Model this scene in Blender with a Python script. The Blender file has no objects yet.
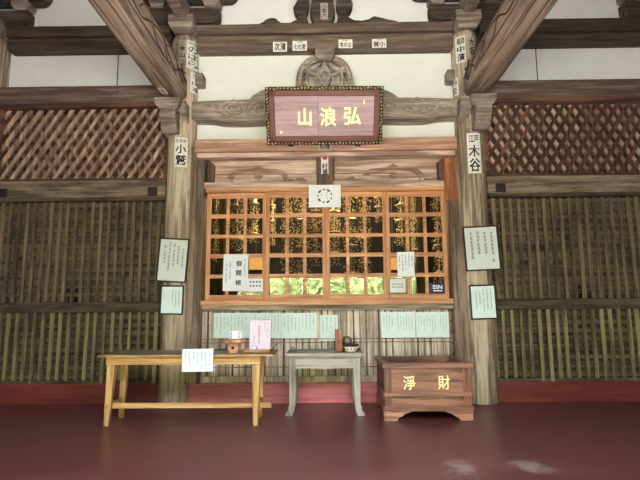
import bpy, math, random
from mathutils import Vector, Matrix
from mathutils.geometry import tessellate_polygon
random.seed(7)
PI = math.pi
S = bpy.context.scene
COL = S.collection

# ------------------------------------------------------------------ camera
PITCH, YAW, ROLL = math.radians(7.8), math.radians(.75), math.radians(.42)
F_PX, D, H = 475.0, 7.62, 1.5
_f = Vector((0, math.cos(PITCH), math.sin(PITCH)))
_r = Vector((1, 0, 0))
_u = Vector((0, -math.sin(PITCH), math.cos(PITCH)))
_m = Matrix.Rotation(YAW, 3, 'Z')
_f, _r, _u = _m @ _f, _m @ _r, _m @ _u
_c, _s = math.cos(ROLL), math.sin(ROLL)
_r, _u = _c * _r - _s * _u, _s * _r + _c * _u


def W(px, py, Y=0.0):
    """metres (x, z) of a survey point measured on the vertical plane at depth Y"""
    d = _f + _r * ((px - 320) / F_PX) + _u * ((240 - py) / F_PX)
    t = (Y + D) / d.y
    return d.x * t, H + d.z * t


cam_d = bpy.data.cameras.new('camera')
cam = bpy.data.objects.new('camera', cam_d)
COL.objects.link(cam)
cam.location = (0, -D, H)
cam.rotation_euler = Matrix((_r, _u, -_f)).transposed().to_euler()
cam_d.sensor_width = 36
cam_d.lens = 36 * F_PX / 640
cam_d.clip_end = 300
S.camera = cam

# ------------------------------------------------------------------ materials


def new_mat(name):
    m = bpy.data.materials.new(name)
    m.use_nodes = True
    nt = m.node_tree
    return m, nt, nt.nodes['Principled BSDF']


def srgb(c):
    return tuple(((v / 255) / 12.92 if v / 255 <= .04045 else ((v / 255 + .055) / 1.055) ** 2.4) for v in c) + (1,)


def plain(name, c, rough=.6, metal=0, var=.12, scale=18, emit=0):
    m, nt, b = new_mat(name)
    tc = nt.nodes.new('ShaderNodeTexCoord')
    n = nt.nodes.new('ShaderNodeTexNoise')
    n.inputs['Scale'].default_value = scale
    n.inputs['Detail'].default_value = 4
    r = nt.nodes.new('ShaderNodeValToRGB')
    c = srgb(c)
    r.color_ramp.elements[0].position = .3
    r.color_ramp.elements[1].position = .7
    r.color_ramp.elements[0].color = tuple(v * (1 - var) for v in c[:3]) + (1,)
    r.color_ramp.elements[1].color = tuple(min(1, v * (1 + var)) for v in c[:3]) + (1,)
    nt.links.new(tc.outputs['Object'], n.inputs['Vector'])
    nt.links.new(n.outputs['Fac'], r.inputs['Fac'])
    nt.links.new(r.outputs['Color'], b.inputs['Base Color'])
    b.inputs['Roughness'].default_value = rough
    b.inputs['Metallic'].default_value = metal
    if emit:
        nt.links.new(r.outputs['Color'], b.inputs['Emission Color'])
        b.inputs['Emission Strength'].default_value = emit
    return m


def wood(name, light, dark, axis='x', grain=14, rough=.7, blotch=None, bamt=.4, contrast=1.0, knots=False, checks=1.0, shade=.84):
    """grain lines run along `axis`; blotch = third colour laid in large weathered patches"""
    m, nt, b = new_mat(name)
    N, L = nt.nodes, nt.links
    tc = N.new('ShaderNodeTexCoord')
    oi = N.new('ShaderNodeObjectInfo')
    vm = N.new('ShaderNodeVectorMath'); vm.operation = 'SCALE'
    vm.inputs[0].default_value = (37, 21, 53)
    L.new(oi.outputs['Random'], vm.inputs['Scale'])
    add = N.new('ShaderNodeVectorMath'); add.operation = 'ADD'
    L.new(tc.outputs['Object'], add.inputs[0]); L.new(vm.outputs[0], add.inputs[1])
    # broad figure: distorted bands
    sc = {'x': (.35, 3.2, 3.2), 'y': (3.2, .35, 3.2), 'z': (3.2, 3.2, .35)}[axis]
    mp = N.new('ShaderNodeMapping'); mp.inputs['Scale'].default_value = sc
    L.new(add.outputs[0], mp.inputs['Vector'])
    n1 = N.new('ShaderNodeTexNoise'); n1.inputs['Scale'].default_value = 1.4; n1.inputs['Detail'].default_value = 2
    L.new(mp.outputs[0], n1.inputs['Vector'])
    ml = N.new('ShaderNodeMath'); ml.operation = 'MULTIPLY'; ml.inputs[1].default_value = grain * 1.2
    L.new(n1.outputs['Fac'], ml.inputs[0])
    sn = N.new('ShaderNodeMath'); sn.operation = 'SINE'; L.new(ml.outputs[0], sn.inputs[0])
    # fine fibre
    k = grain * 2.2
    sf = {'x': (1.2, k, k), 'y': (k, 1.2, k), 'z': (k, k, 1.2)}[axis]
    mf = N.new('ShaderNodeMapping'); mf.inputs['Scale'].default_value = sf
    L.new(add.outputs[0], mf.inputs['Vector'])
    n2 = N.new('ShaderNodeTexNoise'); n2.inputs['Scale'].default_value = 1; n2.inputs['Detail'].default_value = 5
    n2.inputs['Roughness'].default_value = .65
    L.new(mf.outputs[0], n2.inputs['Vector'])
    # mix: fac = .5 + .16*sin + (fibre-.5)*1.1
    a1 = N.new('ShaderNodeMath'); a1.operation = 'MULTIPLY_ADD'
    L.new(sn.outputs[0], a1.inputs[0]); a1.inputs[1].default_value = .10 * contrast
    L.new(n2.outputs['Fac'], a1.inputs[2])
    r = N.new('ShaderNodeValToRGB')
    r.color_ramp.elements[0].position = .5 - .115 / contrast
    r.color_ramp.elements[1].position = .5 + .115 / contrast
    r.color_ramp.elements[0].color = srgb(tuple(v * shade for v in dark)); r.color_ramp.elements[1].color = srgb(light)
    L.new(a1.outputs[0], r.inputs['Fac'])
    col = r.outputs['Color']
    if blotch:
        n3 = N.new('ShaderNodeTexNoise'); n3.inputs['Scale'].default_value = 1.0; n3.inputs['Detail'].default_value = 6
        n3.inputs['Roughness'].default_value = .7
        m3 = N.new('ShaderNodeMapping')
        m3.inputs['Scale'].default_value = {'x': (1.3, 5, 5), 'y': (5, 1.3, 5), 'z': (5, 5, 1.3)}[axis]
        L.new(add.outputs[0], m3.inputs['Vector']); L.new(m3.outputs[0], n3.inputs['Vector'])
        r3 = N.new('ShaderNodeMapRange'); r3.inputs['From Min'].default_value = .45; r3.inputs['From Max'].default_value = .68
        r3.inputs['To Max'].default_value = bamt
        L.new(n3.outputs['Fac'], r3.inputs['Value'])
        mx = N.new('ShaderNodeMix'); mx.data_type = 'RGBA'
        L.new(r3.outputs[0], mx.inputs['Factor']); L.new(col, mx.inputs['A'])
        mx.inputs['B'].default_value = srgb(blotch)
        col = mx.outputs['Result']
    # drying checks: long thin dark splits following the grain
    mc = N.new('ShaderNodeMapping')
    mc.inputs['Scale'].default_value = {'x': (.7, 16, 16), 'y': (16, .7, 16), 'z': (16, 16, .7)}[axis]
    L.new(add.outputs[0], mc.inputs['Vector'])
    nc = N.new('ShaderNodeTexNoise'); nc.inputs['Scale'].default_value = 1.0; nc.inputs['Detail'].default_value = 2
    L.new(mc.outputs[0], nc.inputs['Vector'])
    rc = N.new('ShaderNodeMapRange'); rc.inputs['From Min'].default_value = .66; rc.inputs['From Max'].default_value = .72
    rc.inputs['To Max'].default_value = .55 * checks
    L.new(nc.outputs['Fac'], rc.inputs['Value'])
    mk = N.new('ShaderNodeMix'); mk.data_type = 'RGBA'
    L.new(rc.outputs[0], mk.inputs['Factor']); L.new(col, mk.inputs['A'])
    mk.inputs['B'].default_value = tuple(v * .45 for v in srgb(dark)[:3]) + (1,)
    col = mk.outputs['Result']
    if knots:
        mv = N.new('ShaderNodeMapping')
        mv.inputs['Scale'].default_value = {'x': (.9, 2.2, 2.2), 'y': (2.2, .9, 2.2), 'z': (2.2, 2.2, .9)}[axis]
        L.new(add.outputs[0], mv.inputs['Vector'])
        vo = N.new('ShaderNodeTexVoronoi'); vo.inputs['Scale'].default_value = 1.0
        L.new(mv.outputs[0], vo.inputs['Vector'])
        rk = N.new('ShaderNodeMapRange'); rk.inputs['From Min'].default_value = .11; rk.inputs['From Max'].default_value = .05
        rk.inputs['To Min'].default_value = 0; rk.inputs['To Max'].default_value = .7
        L.new(vo.outputs['Distance'], rk.inputs['Value'])
        mk = N.new('ShaderNodeMix'); mk.data_type = 'RGBA'
        L.new(rk.outputs[0], mk.inputs['Factor']); L.new(col, mk.inputs['A'])
        mk.inputs['B'].default_value = tuple(v * .5 for v in srgb(dark)[:3]) + (1,)
        col = mk.outputs['Result']
    L.new(col, b.inputs['Base Color'])
    bp = N.new('ShaderNodeBump'); bp.inputs['Strength'].default_value = .6; bp.inputs['Distance'].default_value = .012
    L.new(a1.outputs[0], bp.inputs['Height']); L.new(bp.outputs[0], b.inputs['Normal'])
    b.inputs['Roughness'].default_value = rough
    return m


M = {}
M['pillar'] = wood('pillar_wood', (204, 187, 162), (144, 126, 104), 'z', 11, .75, (158, 132, 106), .7, 1.1, knots=True)
M['jamb'] = wood('jamb_wood', (158, 138, 116), (104, 86, 70), 'z', 10, .75, (122, 88, 70), .6)
M['tie_dark'] = wood('dark_tie_wood', (96, 78, 66), (62, 49, 41), 'x', 8, .7, (76, 58, 48), .5)
M['tie_mid'] = wood('brown_tie_wood', (138, 117, 102), (96, 78, 67), 'x', 8, .7, (112, 90, 78), .5)
M['tie_grey'] = wood('grey_tie_wood', (150, 132, 112), (98, 82, 66), 'x', 9, .75, (168, 150, 128), .5)
M['carved'] = wood('carved_beam_wood', (190, 173, 160), (142, 125, 114), 'x', 8, .75, (200, 178, 160), .5)
M['porch_beam'] = wood('porch_beam_wood', (172, 148, 128), (112, 93, 80), 'y', 12, .72, (148, 122, 104), .6)
M['carving_lines'] = wood('carving_line_wood', (100, 80, 68), (70, 54, 45), 'y', 8, .8)
M['carving_x'] = wood('carving_relief_wood', (206, 192, 178), (160, 144, 130), 'x', 8, .8)
M['bracket'] = wood('bracket_wood', (164, 146, 132), (116, 99, 88), 'x', 8, .75, (182, 166, 154), .5)
M['bracket_dark'] = wood('dark_bracket_wood', (98, 82, 72), (60, 46, 39), 'x', 8, .75)
M['lintel'] = wood('lintel_wood', (226, 182, 156), (186, 138, 114), 'x', 8, .6, (180, 132, 110), .5)
M['transom'] = wood('transom_wood', (222, 192, 174), (170, 138, 122), 'x', 14, .65, (150, 112, 96), .6)
M['transom_relief'] = wood('transom_relief_wood', (186, 152, 134), (140, 108, 94), 'x', 10, .7)  # relief darkened to stand in for the carving's missing shadow
M['post_brown'] = wood('brown_post_wood', (128, 92, 76), (92, 62, 52), 'z', 10, .6)
M['door'] = wood('window_cedar', (230, 164, 112), (202, 132, 84), 'z', 9, .5, contrast=.7, checks=.3)
M['door_x'] = wood('window_cedar_rail', (230, 168, 116), (204, 136, 88), 'x', 9, .5, contrast=.7, checks=.3)
M['slat'] = wood('side_slat_wood_dimmed', (124, 108, 78), (82, 70, 49), 'z', 10, .8, (140, 124, 92), .5)  # side slats darkened; the dim of the side bays is in the colour
M['slat_low_cast'] = wood('low_slat_wood_green_cast', (146, 134, 88), (102, 92, 58), 'z', 10, .8, (160, 147, 100), .4)  # olive tint puts the greenish light on the lower slats into the colour
M['slat_x'] = wood('side_cross_slat_wood', (95, 82, 59), (61, 51, 36), 'x', 10, .8, (116, 102, 77), .5)
M['slat_back'] = wood('side_back_board_wood', (71, 61, 45), (39, 31, 22), 'x', 16, .85, (88, 76, 56), .5)
M['slat_mid'] = wood('centre_slat_wood', (234, 218, 200), (190, 170, 150), 'z', 10, .8, (196, 176, 158), .5)
M['slat_mid_back'] = wood('centre_back_board_wood', (140, 124, 104), (92, 79, 64), 'z', 10, .8)
M['rail_mid'] = wood('centre_rail_wood', (196, 178, 158), (146, 130, 112), 'x', 10, .8)
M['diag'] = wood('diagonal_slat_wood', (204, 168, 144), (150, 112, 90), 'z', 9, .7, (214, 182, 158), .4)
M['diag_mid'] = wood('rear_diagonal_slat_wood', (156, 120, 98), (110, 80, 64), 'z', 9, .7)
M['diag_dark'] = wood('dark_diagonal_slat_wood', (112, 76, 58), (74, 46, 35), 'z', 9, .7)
M['diag_back'] = wood('lattice_back_board_wood', (106, 74, 58), (66, 42, 33), 'x', 9, .8)
M['lat_frame'] = wood('lattice_frame_wood', (118, 78, 62), (80, 50, 40), 'x', 9, .65)
M['plaster'] = plain('white_plaster', (226, 224, 220), .9, var=.03, scale=2.5)
M['base_side_dim'] = wood('side_baseboard_red_dimmed', (132, 58, 52), (112, 44, 40), 'x', 9, .5, contrast=.6, checks=.3)  # same baseboard as the centre; side-bay dimness put into the colour
M['void'] = plain('opening_dark', (8, 7, 6), .9)  # flat black that paints the darkness inside openings
M['base_red'] = wood('red_painted_baseboard', (234, 132, 140), (212, 112, 122), 'x', 9, .45, contrast=.6, checks=.3)
M['table'] = wood('pale_table_wood', (214, 172, 108), (178, 132, 74), 'x', 12, .5, contrast=.8)
M['table_z'] = wood('pale_table_leg_wood', (210, 168, 104), (172, 128, 72), 'z', 12, .5, contrast=.8)
M['table_top'] = wood('grey_table_top_wood', (120, 106, 88), (78, 66, 54), 'x', 12, .3)
M['grey_tbl'] = wood('grey_weathered_table_wood', (180, 174, 162), (134, 127, 114), 'x', 10, .7, (170, 158, 140), .5)
M['grey_tbl_z'] = wood('grey_weathered_leg_wood', (180, 174, 162), (134, 127, 114), 'z', 10, .7, (170, 158, 140), .5)
M['grey_top'] = wood('dark_grey_table_top', (100, 94, 86), (62, 57, 52), 'x', 12, .35)
M['box'] = wood('offering_box_wood', (160, 110, 88), (110, 70, 54), 'x', 10, .42, (134, 84, 62), .5)
M['box_z'] = wood('offering_box_post_wood', (158, 102, 80), (118, 72, 54), 'z', 10, .42)
M['box_foot'] = wood('offering_box_foot_wood', (200, 150, 124), (162, 108, 84), 'x', 10, .45)
M['tray'] = wood('tray_wood', (224, 172, 118), (190, 132, 84), 'x', 10, .5)
M['small_box'] = wood('donation_box_wood', (214, 160, 124), (178, 124, 92), 'x', 10, .5)
M['block'] = wood('orange_block_wood', (196, 124, 72), (160, 90, 48), 'z', 10, .5)
M['plaque_board'] = wood('plaque_board_wood', (178, 142, 146), (142, 108, 114), 'x', 14, .45, (160, 124, 130), .5, .9, checks=.4, shade=1)
M['plaque_red'] = wood('plaque_red_lacquer', (108, 40, 20), (86, 27, 12), 'x', 8, .5, contrast=.6, checks=0, shade=1)
M['black'] = plain('black_lacquer', (26, 20, 17), .7)
M['frame_black'] = plain('black_picture_frame', (38, 28, 26), .4)
M['ink'] = plain('black_ink', (28, 26, 26), .8)
M['ink_soft'] = plain('grey_ink', (96, 100, 100), .8)
M['ink_mint'] = plain('faded_ink', (140, 158, 156), .8)
M['ink_maroon'] = plain('maroon_ink', (112, 52, 62), .8)
M['ink_red'] = plain('red_ink', (190, 50, 45), .8)
M['paper'] = plain('white_paper', (232, 234, 238), .8, var=.02, scale=4)
M['slip'] = plain('slip_paper', (226, 222, 214), .8, var=.08, scale=9)
M['slip_dim'] = plain('stained_slip_paper', (170, 160, 148), .8, var=.12, scale=9)
M['mint'] = plain('mint_paper', (222, 238, 232), .8, var=.03, scale=3)
M['pink_paper'] = plain('pale_pink_paper', (214, 198, 210), .8, var=.02, scale=3)
M['green_white'] = plain('glazed_scroll_paper', (214, 220, 212), .5, var=.03, scale=3)
M['blue'] = plain('navy_sticker', (34, 40, 84), .4)
M['gold'] = plain('gold_leaf', (255, 214, 110), .32, 1.0, var=.1)
M['bead_gold'] = plain('bead_gold', (236, 206, 122), .45, .3, var=.12)
M['gold_paint'] = plain('gold_paint', (255, 244, 176), .5, 0.0, var=.12)
M['gold_dim'] = plain('old_gold', (206, 180, 128), .4, .85, var=.3, scale=30)
M['iron'] = plain('black_iron', (50, 42, 38), .6, .3)
M['cable'] = plain('dark_cable', (84, 78, 74), .6)
M['ceramic'] = plain('cream_ceramic', (222, 214, 196), .3, var=.05)
M['dark_brown'] = plain('dark_brown_glaze', (64, 42, 34), .3)
M['ash'] = plain('grey_ash', (150, 138, 132), .9)
M['steel'] = plain('brushed_metal', (170, 170, 168), .3, .9)
M['blue_paper'] = plain('pale_blue_paper', (190, 205, 232), .7, var=.05)
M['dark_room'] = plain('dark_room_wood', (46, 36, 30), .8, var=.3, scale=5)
M['curtain'] = wood('gold_brocade_curtain', (150, 130, 60), (70, 58, 30), 'z', 8, .6)
M['leaf'] = plain('hedge_leaves', (160, 186, 96), .6, var=.7, scale=9)
_m, _nt, _b = new_mat('hedge_leaves')
_tc = _nt.nodes.new('ShaderNodeTexCoord'); _n = _nt.nodes.new('ShaderNodeTexNoise'); _n.inputs['Scale'].default_value = 3.2; _n.inputs['Detail'].default_value = 5
_rm = _nt.nodes.new('ShaderNodeValToRGB'); _rm.color_ramp.elements[0].position = .4; _rm.color_ramp.elements[1].position = .62
_rm.color_ramp.elements[0].color = srgb((84, 124, 48)); _rm.color_ramp.elements[1].color = srgb((240, 246, 176))
_nt.links.new(_tc.outputs['Object'], _n.inputs['Vector']); _nt.links.new(_n.outputs['Fac'], _rm.inputs['Fac']); _nt.links.new(_rm.outputs['Color'], _b.inputs['Base Color'])
_b.inputs['Roughness'].default_value = .7
M['leaf'] = _m
M['forest'] = plain('forest_leaves', (13, 16, 9), 1.0, var=.5, scale=2)
M['forest'].node_tree.nodes['Principled BSDF'].inputs['Specular IOR Level'].default_value = 0
M['gravel'] = plain('pale_gravel', (206, 200, 196), .9, var=.15, scale=25)
M['lantern'] = plain('lit_lantern_paper', (225, 160, 80), .6, var=.5, scale=60, emit=.06)

# floor: dark red painted boards, satin, with two grey worn patches
m, nt, b = new_mat('red_painted_floor')
N, L = nt.nodes, nt.links
tc = N.new('ShaderNodeTexCoord')
n1 = N.new('ShaderNodeTexNoise'); n1.inputs['Scale'].default_value = 1.2; n1.inputs['Detail'].default_value = 6
mp = N.new('ShaderNodeMapping'); mp.inputs['Scale'].default_value = (.8, 3.5, 1)
L.new(tc.outputs['Object'], mp.inputs['Vector']); L.new(mp.outputs[0], n1.inputs['Vector'])
r1 = N.new('ShaderNodeValToRGB')
r1.color_ramp.elements[0].position = .35; r1.color_ramp.elements[1].position = .7
r1.color_ramp.elements[0].color = srgb((88, 46, 48)); r1.color_ramp.elements[1].color = srgb((108, 61, 63))
L.new(n1.outputs['Fac'], r1.inputs['Fac'])
col = r1.outputs['Color']


def patch(col, cx, cy, rx, ry, amt):
    mp2 = N.new('ShaderNodeMapping'); mp2.vector_type = 'POINT'
    mp2.inputs['Location'].default_value = (-cx / rx, -cy / ry, 0)
    mp2.inputs['Scale'].default_value = (1 / rx, 1 / ry, 0)
    L.new(tc.outputs['Object'], mp2.inputs['Vector'])
    ln = N.new('ShaderNodeVectorMath'); ln.operation = 'LENGTH'; L.new(mp2.outputs[0], ln.inputs[0])
    nn = N.new('ShaderNodeTexNoise'); nn.inputs['Scale'].default_value = 9; nn.inputs['Detail'].default_value = 5
    L.new(tc.outputs['Object'], nn.inputs['Vector'])
    ad = N.new('ShaderNodeMath'); ad.operation = 'MULTIPLY_ADD'; ad.inputs[1].default_value = 2.6
    L.new(nn.outputs['Fac'], ad.inputs[0]); L.new(ln.outputs['Value'], ad.inputs[2])
    mr = N.new('ShaderNodeMapRange'); mr.inputs['From Min'].default_value = 2.3; mr.inputs['From Max'].default_value = 1.5
    mr.inputs['To Min'].default_value = 0; mr.inputs['To Max'].default_value = amt
    L.new(ad.outputs[0], mr.inputs['Value'])
    mx = N.new('ShaderNodeMix'); mx.data_type = 'RGBA'
    L.new(mr.outputs[0], mx.inputs['Factor']); L.new(col, mx.inputs['A'])
    mx.inputs['B'].default_value = srgb((150, 132, 128))
    return mx.outputs['Result']


def floor_pt(px, py):
    d = _f + _r * ((px - 320) / F_PX) + _u * ((240 - py) / F_PX)
    t = -H / d.z
    return d.x * t, -D + d.y * t


for (px, py, rx, ry, am) in ((462, 467, .16, .28, .8), (531, 466, .2, .24, .8), (186, 429, .3, .12, .35), (48, 428, .4, .1, .2)):
    x, y = floor_pt(px, py)
    col = patch(col, x, y, rx, ry, am)
L.new(col, b.inputs['Base Color'])
rr = N.new('ShaderNodeMapRange'); rr.inputs['To Min'].default_value = .26; rr.inputs['To Max'].default_value = .42
L.new(n1.outputs['Fac'], rr.inputs['Value']); L.new(rr.outputs[0], b.inputs['Roughness'])
bp = N.new('ShaderNodeBump'); bp.inputs['Strength'].default_value = .12; bp.inputs['Distance'].default_value = .01
L.new(n1.outputs['Fac'], bp.inputs['Height']); L.new(bp.outputs[0], b.inputs['Normal'])
M['floor'] = m

# window glass: clear, with a Fresnel reflection of the garden
m = bpy.data.materials.new('window_glass'); m.use_nodes = True
nt = m.node_tree; nt.nodes.clear()
o_ = nt.nodes.new('ShaderNodeOutputMaterial'); mixs = nt.nodes.new('ShaderNodeMixShader')
fr = nt.nodes.new('ShaderNodeFresnel'); fr.inputs['IOR'].default_value = 1.7
tr = nt.nodes.new('ShaderNodeBsdfTransparent'); gl = nt.nodes.new('ShaderNodeBsdfGlossy')
gl.inputs['Roughness'].default_value = .0
nt.links.new(fr.outputs[0], mixs.inputs[0]); nt.links.new(tr.outputs[0], mixs.inputs[1])
nt.links.new(gl.outputs[0], mixs.inputs[2]); nt.links.new(mixs.outputs[0], o_.inputs[0])
M['glass'] = m

# ------------------------------------------------------------------ mesh helpers


def caps(poly):
    if len(poly) < 5:
        return [tuple(range(len(poly)))] if _area(poly) > 0 else [tuple(range(len(poly)))[::-1]]
    out = []
    for q in tessellate_polygon([[Vector((p[0], p[1], 0)) for p in poly]]):
        a = _area([poly[i] for i in q])
        if abs(a) > 1e-10:
            out.append(tuple(q) if a > 0 else tuple(q)[::-1])
    return out


def _area(p):
    return sum(p[i][0] * p[(i + 1) % len(p)][1] - p[(i + 1) % len(p)][0] * p[i][1] for i in range(len(p)))


class MB:
    def __init__(s):
        s.v = []; s.f = []

    def _add(s, vs, fs):
        n = len(s.v)
        s.v += [tuple(p) for p in vs]
        s.f += [tuple(i + n for i in q) for q in fs]

    def box(s, x0, x1, y0, y1, z0, z1):
        x0, x1 = sorted((x0, x1)); y0, y1 = sorted((y0, y1)); z0, z1 = sorted((z0, z1))
        s._add([(x0, y0, z0), (x1, y0, z0), (x1, y1, z0), (x0, y1, z0), (x0, y0, z1), (x1, y0, z1), (x1, y1, z1), (x0, y1, z1)],
               [(3, 2, 1, 0), (4, 5, 6, 7), (0, 1, 5, 4), (1, 2, 6, 5), (2, 3, 7, 6), (3, 0, 4, 7)])
        return s

    def frust(s, cx, cy, z0, z1, w0, d0, w1, d1):
        a = [(cx - w0, cy - d0, z0), (cx + w0, cy - d0, z0), (cx + w0, cy + d0, z0), (cx - w0, cy + d0, z0)]
        c = [(cx - w1, cy - d1, z1), (cx + w1, cy - d1, z1), (cx + w1, cy + d1, z1), (cx - w1, cy + d1, z1)]
        s._add(a + c, [(3, 2, 1, 0), (4, 5, 6, 7), (0, 1, 5, 4), (1, 2, 6, 5), (2, 3, 7, 6), (3, 0, 4, 7)])
        return s

    def prism(s, poly, y0, y1):
        """poly in (x, z), extruded from front y0 to back y1"""
        poly = [p for i, p in enumerate(poly) if (Vector(p[:2]) - Vector(poly[i - 1][:2])).length > 1e-5]
        ar = sum(poly[i][0] * poly[(i + 1) % len(poly)][1] - poly[(i + 1) % len(poly)][0] * poly[i][1] for i in range(len(poly)))
        if ar < 0:
            poly = poly[::-1]
        n = len(poly)
        tri = caps(poly)
        s._add([(p[0], y0, p[1]) for p in poly] + [(p[0], y1, p[1]) for p in poly],
               tri + [tuple(i + n for i in q[::-1]) for q in tri] + [(i, i + n, (i + 1) % n + n, (i + 1) % n) for i in range(n)])
        return s

    def prism_x(s, poly, x0, x1):
        """poly in (y, z), extruded along x"""
        ar = sum(poly[i][0] * poly[(i + 1) % len(poly)][1] - poly[(i + 1) % len(poly)][0] * poly[i][1] for i in range(len(poly)))
        if ar > 0:
            poly = poly[::-1]
        n = len(poly)
        x0, x1 = sorted((x0, x1))
        tri = [q[::-1] for q in caps(poly)]
        s._add([(x0, p[0], p[1]) for p in poly] + [(x1, p[0], p[1]) for p in poly],
               tri + [tuple(i + n for i in q[::-1]) for q in tri] + [(i, i + n, (i + 1) % n + n, (i + 1) % n) for i in range(n)])
        return s

    def bar(s, p0, p1, w, d, ref=(0, 1, 0)):
        p0, p1 = Vector(p0), Vector(p1)
        t = (p1 - p0).normalized(); a = t.cross(Vector(ref)).normalized(); c = a.cross(t)
        a = a * w / 2; c = c * d / 2
        s._add([p0 - a - c, p0 + a - c, p0 + a + c, p0 - a + c, p1 - a - c, p1 + a - c, p1 + a + c, p1 - a + c],
               [(3, 2, 1, 0), (4, 5, 6, 7), (0, 1, 5, 4), (1, 2, 6, 5), (2, 3, 7, 6), (3, 0, 4, 7)])
        return s

    def tube(s, pts, r, seg=6, flat=1.0):
        pts = [Vector(p) for p in pts]
        n = len(pts)
        rs = r if isinstance(r, (list, tuple)) else [r] * n
        vs = []
        prev = None
        for i, p in enumerate(pts):
            t = (pts[min(i + 1, n - 1)] - pts[max(i - 1, 0)]).normalized()
            ref = Vector((0, 1, 0)) if abs(t.y) < .95 else Vector((1, 0, 0))
            a = t.cross(ref).normalized(); c = a.cross(t).normalized()
            for k in range(seg):
                g = 2 * PI * k / seg
                vs.append(p + a * math.cos(g) * rs[i] + c * math.sin(g) * rs[i] * flat)
        fs = []
        for i in range(n - 1):
            for k in range(seg):
                k2 = (k + 1) % seg
                fs.append((i * seg + k, (i + 1) * seg + k, (i + 1) * seg + k2, i * seg + k2))
        fs.append(tuple(range(seg))); fs.append(tuple(range(n * seg - 1, (n - 1) * seg - 1, -1)))
        s._add(vs, fs)
        return s

    def lathe(s, prof, cx, cy, seg=32, z0=0):
        vs = []; fs = []
        n = len(prof)
        for (r, z) in prof:
            for k in range(seg):
                g = 2 * PI * k / seg
                vs.append((cx + r * math.cos(g), cy + r * math.sin(g), z0 + z))
        for i in range(n - 1):
            for k in range(seg):
                k2 = (k + 1) % seg
                fs.append((i * seg + k, i * seg + k2, (i + 1) * seg + k2, (i + 1) * seg + k))
        fs.append(tuple(range(seg - 1, -1, -1))); fs.append(tuple(range((n - 1) * seg, n * seg)))
        s._add(vs, fs)
        return s

    def octa(s, c, rx, ry, rz):
        x, y, z = c
        s._add([(x + rx, y, z), (x, y + ry, z), (x - rx, y, z), (x, y - ry, z), (x, y, z + rz), (x, y, z - rz)],
               [(0, 1, 4), (1, 2, 4), (2, 3, 4), (3, 0, 4), (1, 0, 5), (2, 1, 5), (3, 2, 5), (0, 3, 5)])
        return s

    def build(s, name, mat, parent=None, origin=None, smooth=False, bevel=0):
        """parented: vertices are written relative to the thing's base; top-level: origin at the base centre"""
        me = bpy.data.meshes.new(name)
        if parent is not None:
            o0 = ROOT_LOC.get(parent.name, Vector((0, 0, 0)))
        elif origin is not None:
            o0 = Vector(origin)
        else:
            xs = [p[0] for p in s.v]; ys = [p[1] for p in s.v]; zs = [p[2] for p in s.v]
            o0 = Vector(((min(xs) + max(xs)) / 2, (min(ys) + max(ys)) / 2, min(zs)))
        me.from_pydata([(p[0] - o0.x, p[1] - o0.y, p[2] - o0.z) for p in s.v], [], s.f)
        me.materials.append(M[mat])
        if smooth:
            me.polygons.foreach_set('use_smooth', [True] * len(me.polygons))
        me.update()
        o = bpy.data.objects.new(name, me)
        COL.objects.link(o)
        ROOT_LOC[o.name] = o0.copy()
        if parent is not None:
            o.parent = parent
        else:
            o.location = o0
        if bevel:
            md = o.modifiers.new('soft_edges', 'BEVEL'); md.width = bevel; md.segments = 2; md.limit_method = 'ANGLE'
        return o


ROOT_LOC = {}


def tag(o, label=None, cat=None, group=None, kind=None):
    if label: o['label'] = label
    if cat: o['category'] = cat
    if group: o['group'] = group
    if kind: o['kind'] = kind
    return o


def thing(name, label, cat, loc=(0, 0, 0), group=None, local=False):
    o = bpy.data.objects.new(name, None)
    COL.objects.link(o)
    o.empty_display_size = .1
    ROOT_LOC[o.name] = Vector((0, 0, 0)) if local else Vector(loc)
    o.location = loc
    return tag(o, label, cat, group)


def copy_tree(o, parent=None):
    c = o.copy(); COL.objects.link(c); c.parent = parent
    for ch in list(o.children):
        copy_tree(ch, c)
    return c


def structure(o):
    o['kind'] = 'structure'
    return o


def glyphs(txt, size, bold=0.0):
    """outline of the characters as a flat mesh: (verts (x, z), faces), centred"""
    cu = bpy.data.curves.new('lettering_curve', 'FONT')
    cu.body = txt
    cu.size = size
    cu.align_x = 'CENTER'; cu.align_y = 'CENTER'
    cu.offset = bold * size
    cu.space_line = .92
    cu.resolution_u = 2
    ob = bpy.data.objects.new('lettering_curve', cu)
    COL.objects.link(ob)
    dg = bpy.context.evaluated_depsgraph_get()
    dg.update()
    me = bpy.data.meshes.new_from_object(ob.evaluated_get(dg))
    vs = [(v.co.x, v.co.y) for v in me.vertices]
    fs = [tuple(p.vertices) for p in me.polygons]
    bpy.data.objects.remove(ob); bpy.data.curves.remove(cu); bpy.data.meshes.remove(me)
    if vs:
        cx = (min(v[0] for v in vs) + max(v[0] for v in vs)) / 2
        cz = (min(v[1] for v in vs) + max(v[1] for v in vs)) / 2
        vs = [(x - cx, z - cz) for x, z in vs]
    return vs, fs


def fit(txt, w, h, bold=0.0):
    vs, fs = glyphs(txt, 1.0, 0)
    if bold > .012:      # brush weight: the same strokes laid again a hair to each side
        k = bold - .008
        n = len(vs)
        o = [(0, 0), (k, 0), (-k, 0), (0, k), (0, -k), (k * .7, k * .7), (-k * .7, -k * .7), (k * .7, -k * .7), (-k * .7, k * .7)]
        vs = [(a + dx, c + dz) for dx, dz in o for a, c in vs]
        fs = [tuple(i + n * j for i in q) for j in range(len(o)) for q in fs]
    gw = max(v[0] for v in vs) - min(v[0] for v in vs); gh = max(v[1] for v in vs) - min(v[1] for v in vs)
    return [(x * w / gw, z * h / gh) for x, z in vs], fs


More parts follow.
